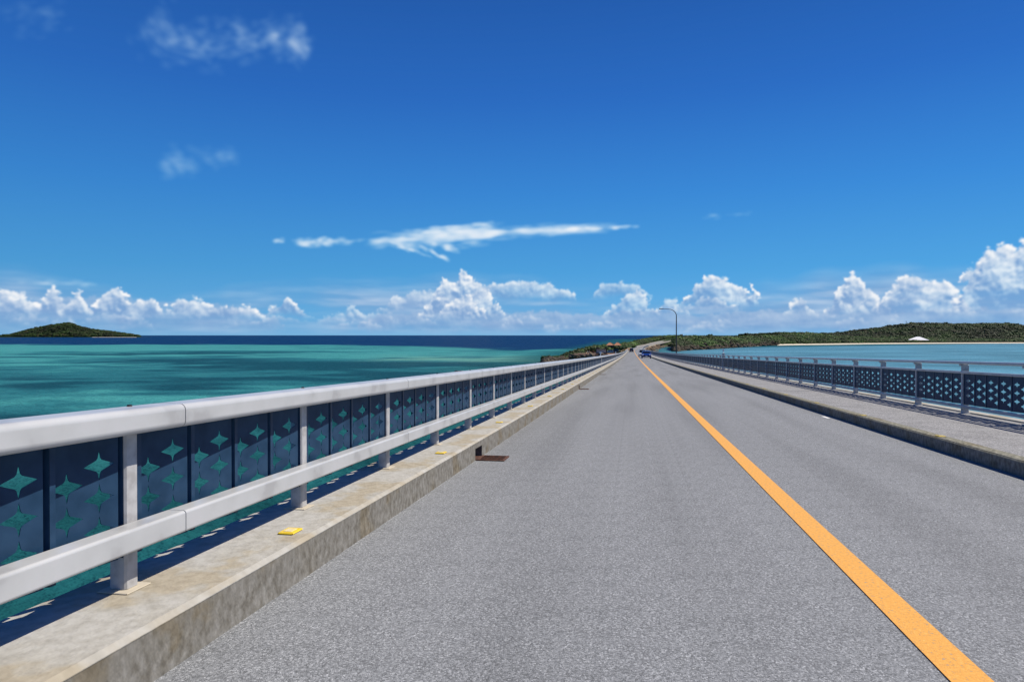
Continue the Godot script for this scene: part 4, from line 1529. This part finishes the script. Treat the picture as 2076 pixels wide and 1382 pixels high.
	for x in [-12.5, -4.2, 4.2, 12.5]:
		for z in [-8.5, 8.5]:
			sh = Shape.new()
			sh.tube(Vector3(x, -2.0, z), Vector3(x, 3.6, z), 0.25, 0.25, 10)
			put("post", sh.mesh(M.white_cap), v)
	sh = Shape.new()
	sh.box(Vector3(-13.5, -3.0, -9.5), Vector3(13.5, 0.3, 9.5), 0.1)
	put("floor_slab", sh.mesh(M.concrete_grey), v)
	# mast on the hill
	p = at_range(1838, 655, 1900.0)
	var m := thing("radio_mast", "thin radio mast on top of the long wooded hills", "mast", Transform3D(Basis(), p + Vector3.DOWN * 6.0))
	sh = Shape.new()
	for k in 3:
		sh.tube(Vector3(cos(k * 2.1) * 1.4, 0, sin(k * 2.1) * 1.4), Vector3(cos(k * 2.1) * 0.3, 13.0, sin(k * 2.1) * 0.3), 0.18, 0.12, 6)
	put("frame", sh.mesh(M.dark_steel), m)
	sh = Shape.new()
	for k in 3: sh.box(Vector3(-1.6 + k * 0.2, 8.0 + k * 1.8, -0.15), Vector3(1.6 - k * 0.2, 8.25 + k * 1.8, 0.15), 0.02)
	put("cross_arm", sh.mesh(M.dark_steel), m)

# ---------- people: joints with radii, blended and meshed as one surface
func limb(p: Vector3, a: Vector3, b: Vector3, ra: float, rb: float) -> float:
	var ab := b - a
	var t := clampf((p - a).dot(ab) / ab.length_squared(), 0.0, 1.0)
	return (p - a - ab * t).length() - lerpf(ra, rb, t)

func person(label: String, at: Transform3D, top: Color, legs: Color, pose: int) -> void:
	var t := thing("person", label, "person", at)
	var swing: float = [0.05, 0.22, 0.12, 0.02][pose]
	var lift: float = [0.0, 0.12, 0.3, 0.05][pose]
	var bones := [
		[Vector3(0, 0.95, 0), Vector3(0, 1.2, 0), 0.15, 0.135], [Vector3(-0.1, 1.38, 0), Vector3(0.1, 1.38, 0), 0.115, 0.115], [Vector3(0, 1.2, 0), Vector3(0, 1.36, 0), 0.135, 0.14],
		[Vector3(0, 1.42, 0), Vector3(0, 1.54, -0.01), 0.058, 0.055], [Vector3(0, 1.6, -0.02), Vector3(0, 1.68, -0.005), 0.082, 0.092]]
	for s in [-1.0, 1.0]:
		var fwd: float = -swing * s
		bones.append([Vector3(s * 0.09, 0.92, 0), Vector3(s * 0.1, 0.5, fwd * 0.6), 0.085, 0.058])
		bones.append([Vector3(s * 0.1, 0.5, fwd * 0.6), Vector3(s * 0.1, 0.09, fwd), 0.057, 0.042])
		bones.append([Vector3(s * 0.1, 0.05, fwd + 0.03), Vector3(s * 0.11, 0.04, fwd - 0.15), 0.045, 0.035])
		var elbow := Vector3(s * 0.26, 1.12, fwd * -0.4 - lift * 0.2 * (s + 1.0))
		bones.append([Vector3(s * 0.19, 1.38, 0), elbow, 0.052, 0.042])
		var wrist := elbow + Vector3(s * 0.01, -0.22 + lift * 0.5, -0.05 - lift * 0.5)
		bones.append([elbow, wrist, 0.041, 0.03])
		bones.append([wrist, wrist + (wrist - elbow).normalized() * 0.14, 0.034, 0.022])
	var cell := 0.03
	var lo := Vector3(-0.42, -0.03, -0.5)
	var dim := Vector3i(28, 62, 32)
	var field := PackedFloat32Array()
	field.resize((dim.x + 1) * (dim.y + 1) * (dim.z + 1))
	field.fill(1.0)
	for b in bones:
		var r: float = maxf(b[2], b[3]) + 0.09
		var f0 := ((b[0] as Vector3).min(b[1]) - Vector3.ONE * r - lo) / cell
		var f1 := ((b[0] as Vector3).max(b[1]) + Vector3.ONE * r - lo) / cell
		for k in range(maxi(0, int(f0.z)), mini(dim.z, int(f1.z) + 1) + 1):
			for j in range(maxi(0, int(f0.y)), mini(dim.y, int(f1.y) + 1) + 1):
				for i in range(maxi(0, int(f0.x)), mini(dim.x, int(f1.x) + 1) + 1):
					var id := (k * (dim.y + 1) + j) * (dim.x + 1) + i
					var d := limb(lo + Vector3(i, j, k) * cell, b[0], b[1], b[2], b[3])
					var e := field[id]
					var h := maxf(0.03 - absf(d - e), 0.0) / 0.03
					field[id] = minf(d, e) - h * h * 0.0075
	var sx := 1
	var sy := dim.x + 1
	var sz := (dim.x + 1) * (dim.y + 1)
	var spot := {}
	for k in dim.z:
		for j in dim.y:
			for i in dim.x:
				var id := k * sz + j * sy + i
				var sum := Vector3.ZERO
				var n := 0
				for e in [[0, sx], [0, sy], [0, sz], [sx, sx + sy], [sx, sx + sz], [sy, sx + sy], [sy, sy + sz], [sz, sx + sz], [sz, sy + sz], [sx + sy, sx + sy + sz], [sx + sz, sx + sy + sz], [sy + sz, sx + sy + sz]]:
					var a := field[id + e[0]]
					var b := field[id + e[1]]
					if (a < 0.0) == (b < 0.0): continue
					var f := a / (a - b)
					sum += corner(e[0], sx, sy, sz).lerp(corner(e[1], sx, sy, sz), f)
					n += 1
				if n: spot[id] = lo + (Vector3(i, j, k) + sum / n) * cell
	var sh := Shape.new()
	sh.tinted = true
	var skin := Color(0.42, 0.25, 0.17)
	for id in spot:
		for axis in 3:
			var step: int = [sx, sy, sz][axis]
			var u: int = [sy, sz, sx][axis]
			var w: int = [sz, sx, sy][axis]
			if not (spot.has(id - u) and spot.has(id - w) and spot.has(id - u - w)): continue
			var a := field[id]
			var b := field[id + step]
			if (a < 0.0) == (b < 0.0): continue
			var q: Array[Vector3] = [spot[id], spot[id - u], spot[id - u - w], spot[id - w]]
			var m := (q[0] + q[2]) / 2.0
			var c := skin
			if m.y < 0.1: c = Color(0.03, 0.03, 0.03)
			elif m.y < (0.5 if pose == 2 else 0.0): c = skin
			elif m.y < 0.95 and absf(m.x) < 0.2: c = legs.srgb_to_linear()
			elif m.y < 1.45 and (m.y > 1.1 or absf(m.x) < 0.19): c = top.srgb_to_linear()
			sh.tint = c
			if a < 0.0: sh.quad(q[0], q[1], q[2], q[3])
			else: sh.quad(q[3], q[2], q[1], q[0])
	put("body", sh.mesh(M.cloth), t)
	var hair := Shape.new()
	hair.tinted = true
	hair.tint = Color(0.015, 0.012, 0.01)
	ball(hair, Vector3(0, 1.7, 0.02), 0.1, 12, 8)
	put("hair", hair.mesh(M.cloth), t)

func corner(offset: int, sx: int, sy: int, sz: int) -> Vector3:
	var z := 1 if offset >= sz else 0
	offset -= z * sz
	var y := 1 if offset >= sy else 0
	offset -= y * sy
	return Vector3(offset / sx, y, z)

func make_viaduct() -> void:
	var t := thing("viaduct", "short viaduct on dark piers carrying the road towards the wooded shore", "bridge")
	var sh := Shape.new()
	sweep(sh, [Vector2(6.2, -0.34), Vector2(-2.4, -0.34), Vector2(-2.0, -1.2), Vector2(5.8, -1.2)], 688.0, 802.0, 8.0)
	put("deck", sh.mesh(M.concrete_grey), t)
	for i in 7:
		var at := beside_path(694.0 + i * 16.0, 1.9, 0.0)
		var p := Shape.new()
		p.box(Vector3(-3.2, -at.origin.y - 1.0, -1.2), Vector3(3.2, -1.25, 1.2), 0.2)
		put("pier", p.mesh(M.rock_dark), t, at)
	for side in 2:
		var x := -2.25 if side == 0 else 6.0
		var wall := Shape.new()
		sweep(wall, [Vector2(x + 0.14, 0.85), Vector2(x - 0.14, 0.85), Vector2(x - 0.16, -0.32), Vector2(x + 0.16, -0.32)], 602.0 if side else 560.0, 950.0, 8.0)
		tag(put("parapet", wall.mesh(M.concrete_top)), "pale concrete parapet on the seaward edge of the bending road" if side == 0 else "pale concrete parapet on the landward edge above the viaduct piers", "parapet")

func make_trees() -> void:
	# single bushes and small trees that stand out beside the end of the bridge
	var list := [[1262, 336, 4.2, 2.6], [1257, 341, 4.2, 2.2], [1266, 350, 4.4, 2.4], [1252, 352, 4.2, 2.8], [1226, 358, 4.4, 2.6], [1214, 352, 4.2, 2.2], [1200, 345, 4.0, 2.4], [1184, 338, 3.6, 2.2], [1170, 330, 3.0, 2.0], [1160, 326, 2.6, 1.6]]
	var kinds := ["rounded leafy bush beside the end of the white railing", "spreading bush behind the rounded one at the railing's end", "tall bush on the road verge past the railing's end", "broad bush next to the orange roofed house", "low tree behind the shelter's roof", "small tree beyond the pale walled shelter", "bushy tree at the back of the terrace", "wind bent bush at the end of the terrace", "small bush on the slope towards the rocky point", "low scrubby bush nearest the rocky point"]
	for i in list.size():
		var e: Array = list[i]
		var p := at_range(e[0], 700, e[1])
		p.y = e[2]
		var t := thing("small_tree", kinds[i], "tree", Transform3D(Basis(Vector3.UP, rng.randf() * TAU), p), "trees beside the bridge's end")
		var k := Shape.new()
		k.tube(Vector3(0, -1.2, 0), Vector3(0.1, 0.9, 0.05), 0.16, 0.1, 7)
		k.tube(Vector3(0.08, 0.5, 0.04), Vector3(0.7, 1.4, 0.3), 0.08, 0.04, 6)
		k.tube(Vector3(0.08, 0.6, 0.04), Vector3(-0.6, 1.5, -0.2), 0.08, 0.04, 6)
		put("trunk", k.mesh(M.bark), t)
		var r: float = e[3] * 0.85
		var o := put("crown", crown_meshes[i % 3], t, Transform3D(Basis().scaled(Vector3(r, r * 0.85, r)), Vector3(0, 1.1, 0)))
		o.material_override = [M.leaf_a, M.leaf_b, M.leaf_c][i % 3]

func make_more_materials() -> void:
	M.paving = paint(Color.WHITE, 0.9)
	M.paving.albedo_texture = noise_texture(noise(61, 0.03, 5), 256, ramp([[0.2, lin(0.2, 0.12, 0.08)], [0.8, lin(0.32, 0.2, 0.14)]]))
	world_mapped(M.paving, 4.0)
	M.white_roof = paint(lin(0.86, 0.86, 0.85), 0.6)
	M.pale_wall = paint(lin(0.5, 0.5, 0.48), 0.8)
	M.dark_wood = paint(lin(0.022, 0.018, 0.016), 0.8)
	M.orange_tiles = paint(Color.WHITE, 0.8)
	M.orange_tiles.albedo_texture = noise_texture(noise(62, 0.05, 4), 256, ramp([[0.2, lin(0.3, 0.125, 0.065)], [0.8, lin(0.42, 0.19, 0.1)]]))
	world_mapped(M.orange_tiles, 2.0)
	M.wet_rock = paint(lin(0.03, 0.03, 0.028), 0.5)
	M.rock_dark = paint(lin(0.07, 0.065, 0.06), 0.95)
	M.cloth = paint(Color.WHITE, 0.85)
	M.cloth.vertex_color_use_as_albedo = true
	for k in [["leaf_a", 0.05, 0.085, 0.022], ["leaf_b", 0.07, 0.11, 0.028], ["leaf_c", 0.04, 0.07, 0.02]]:
		var m := paint(lin(k[1], k[2], k[3]), 0.6, 0.0, 0.35)
		m.vertex_color_use_as_albedo = true
		m.backlight_enabled = true
		m.backlight = Color(0.22, 0.26, 0.1)
		M[k[0]] = m

func _ready() -> void:
	set_camera_and_light()
	make_path()
	make_materials()
	make_more_materials()
	make_sea()
	make_road()
	make_land()
	make_left_railing()
	make_right_railing()
	make_viaduct()
	make_park()
	make_trees()
	make_cars()
	lamp_post()
	delineator(46.0, 5.86, 0.158, 1.12, "stout grey railing end post topped by a round white reflector on the walkway side")
	delineator(46.6, -2.09, 0.21, 0.86, "white capped delineator post rising above the white railing")
	delineator(91.0, -2.09, 0.21, 0.86, "second white capped delineator post along the white railing")
	make_studs()
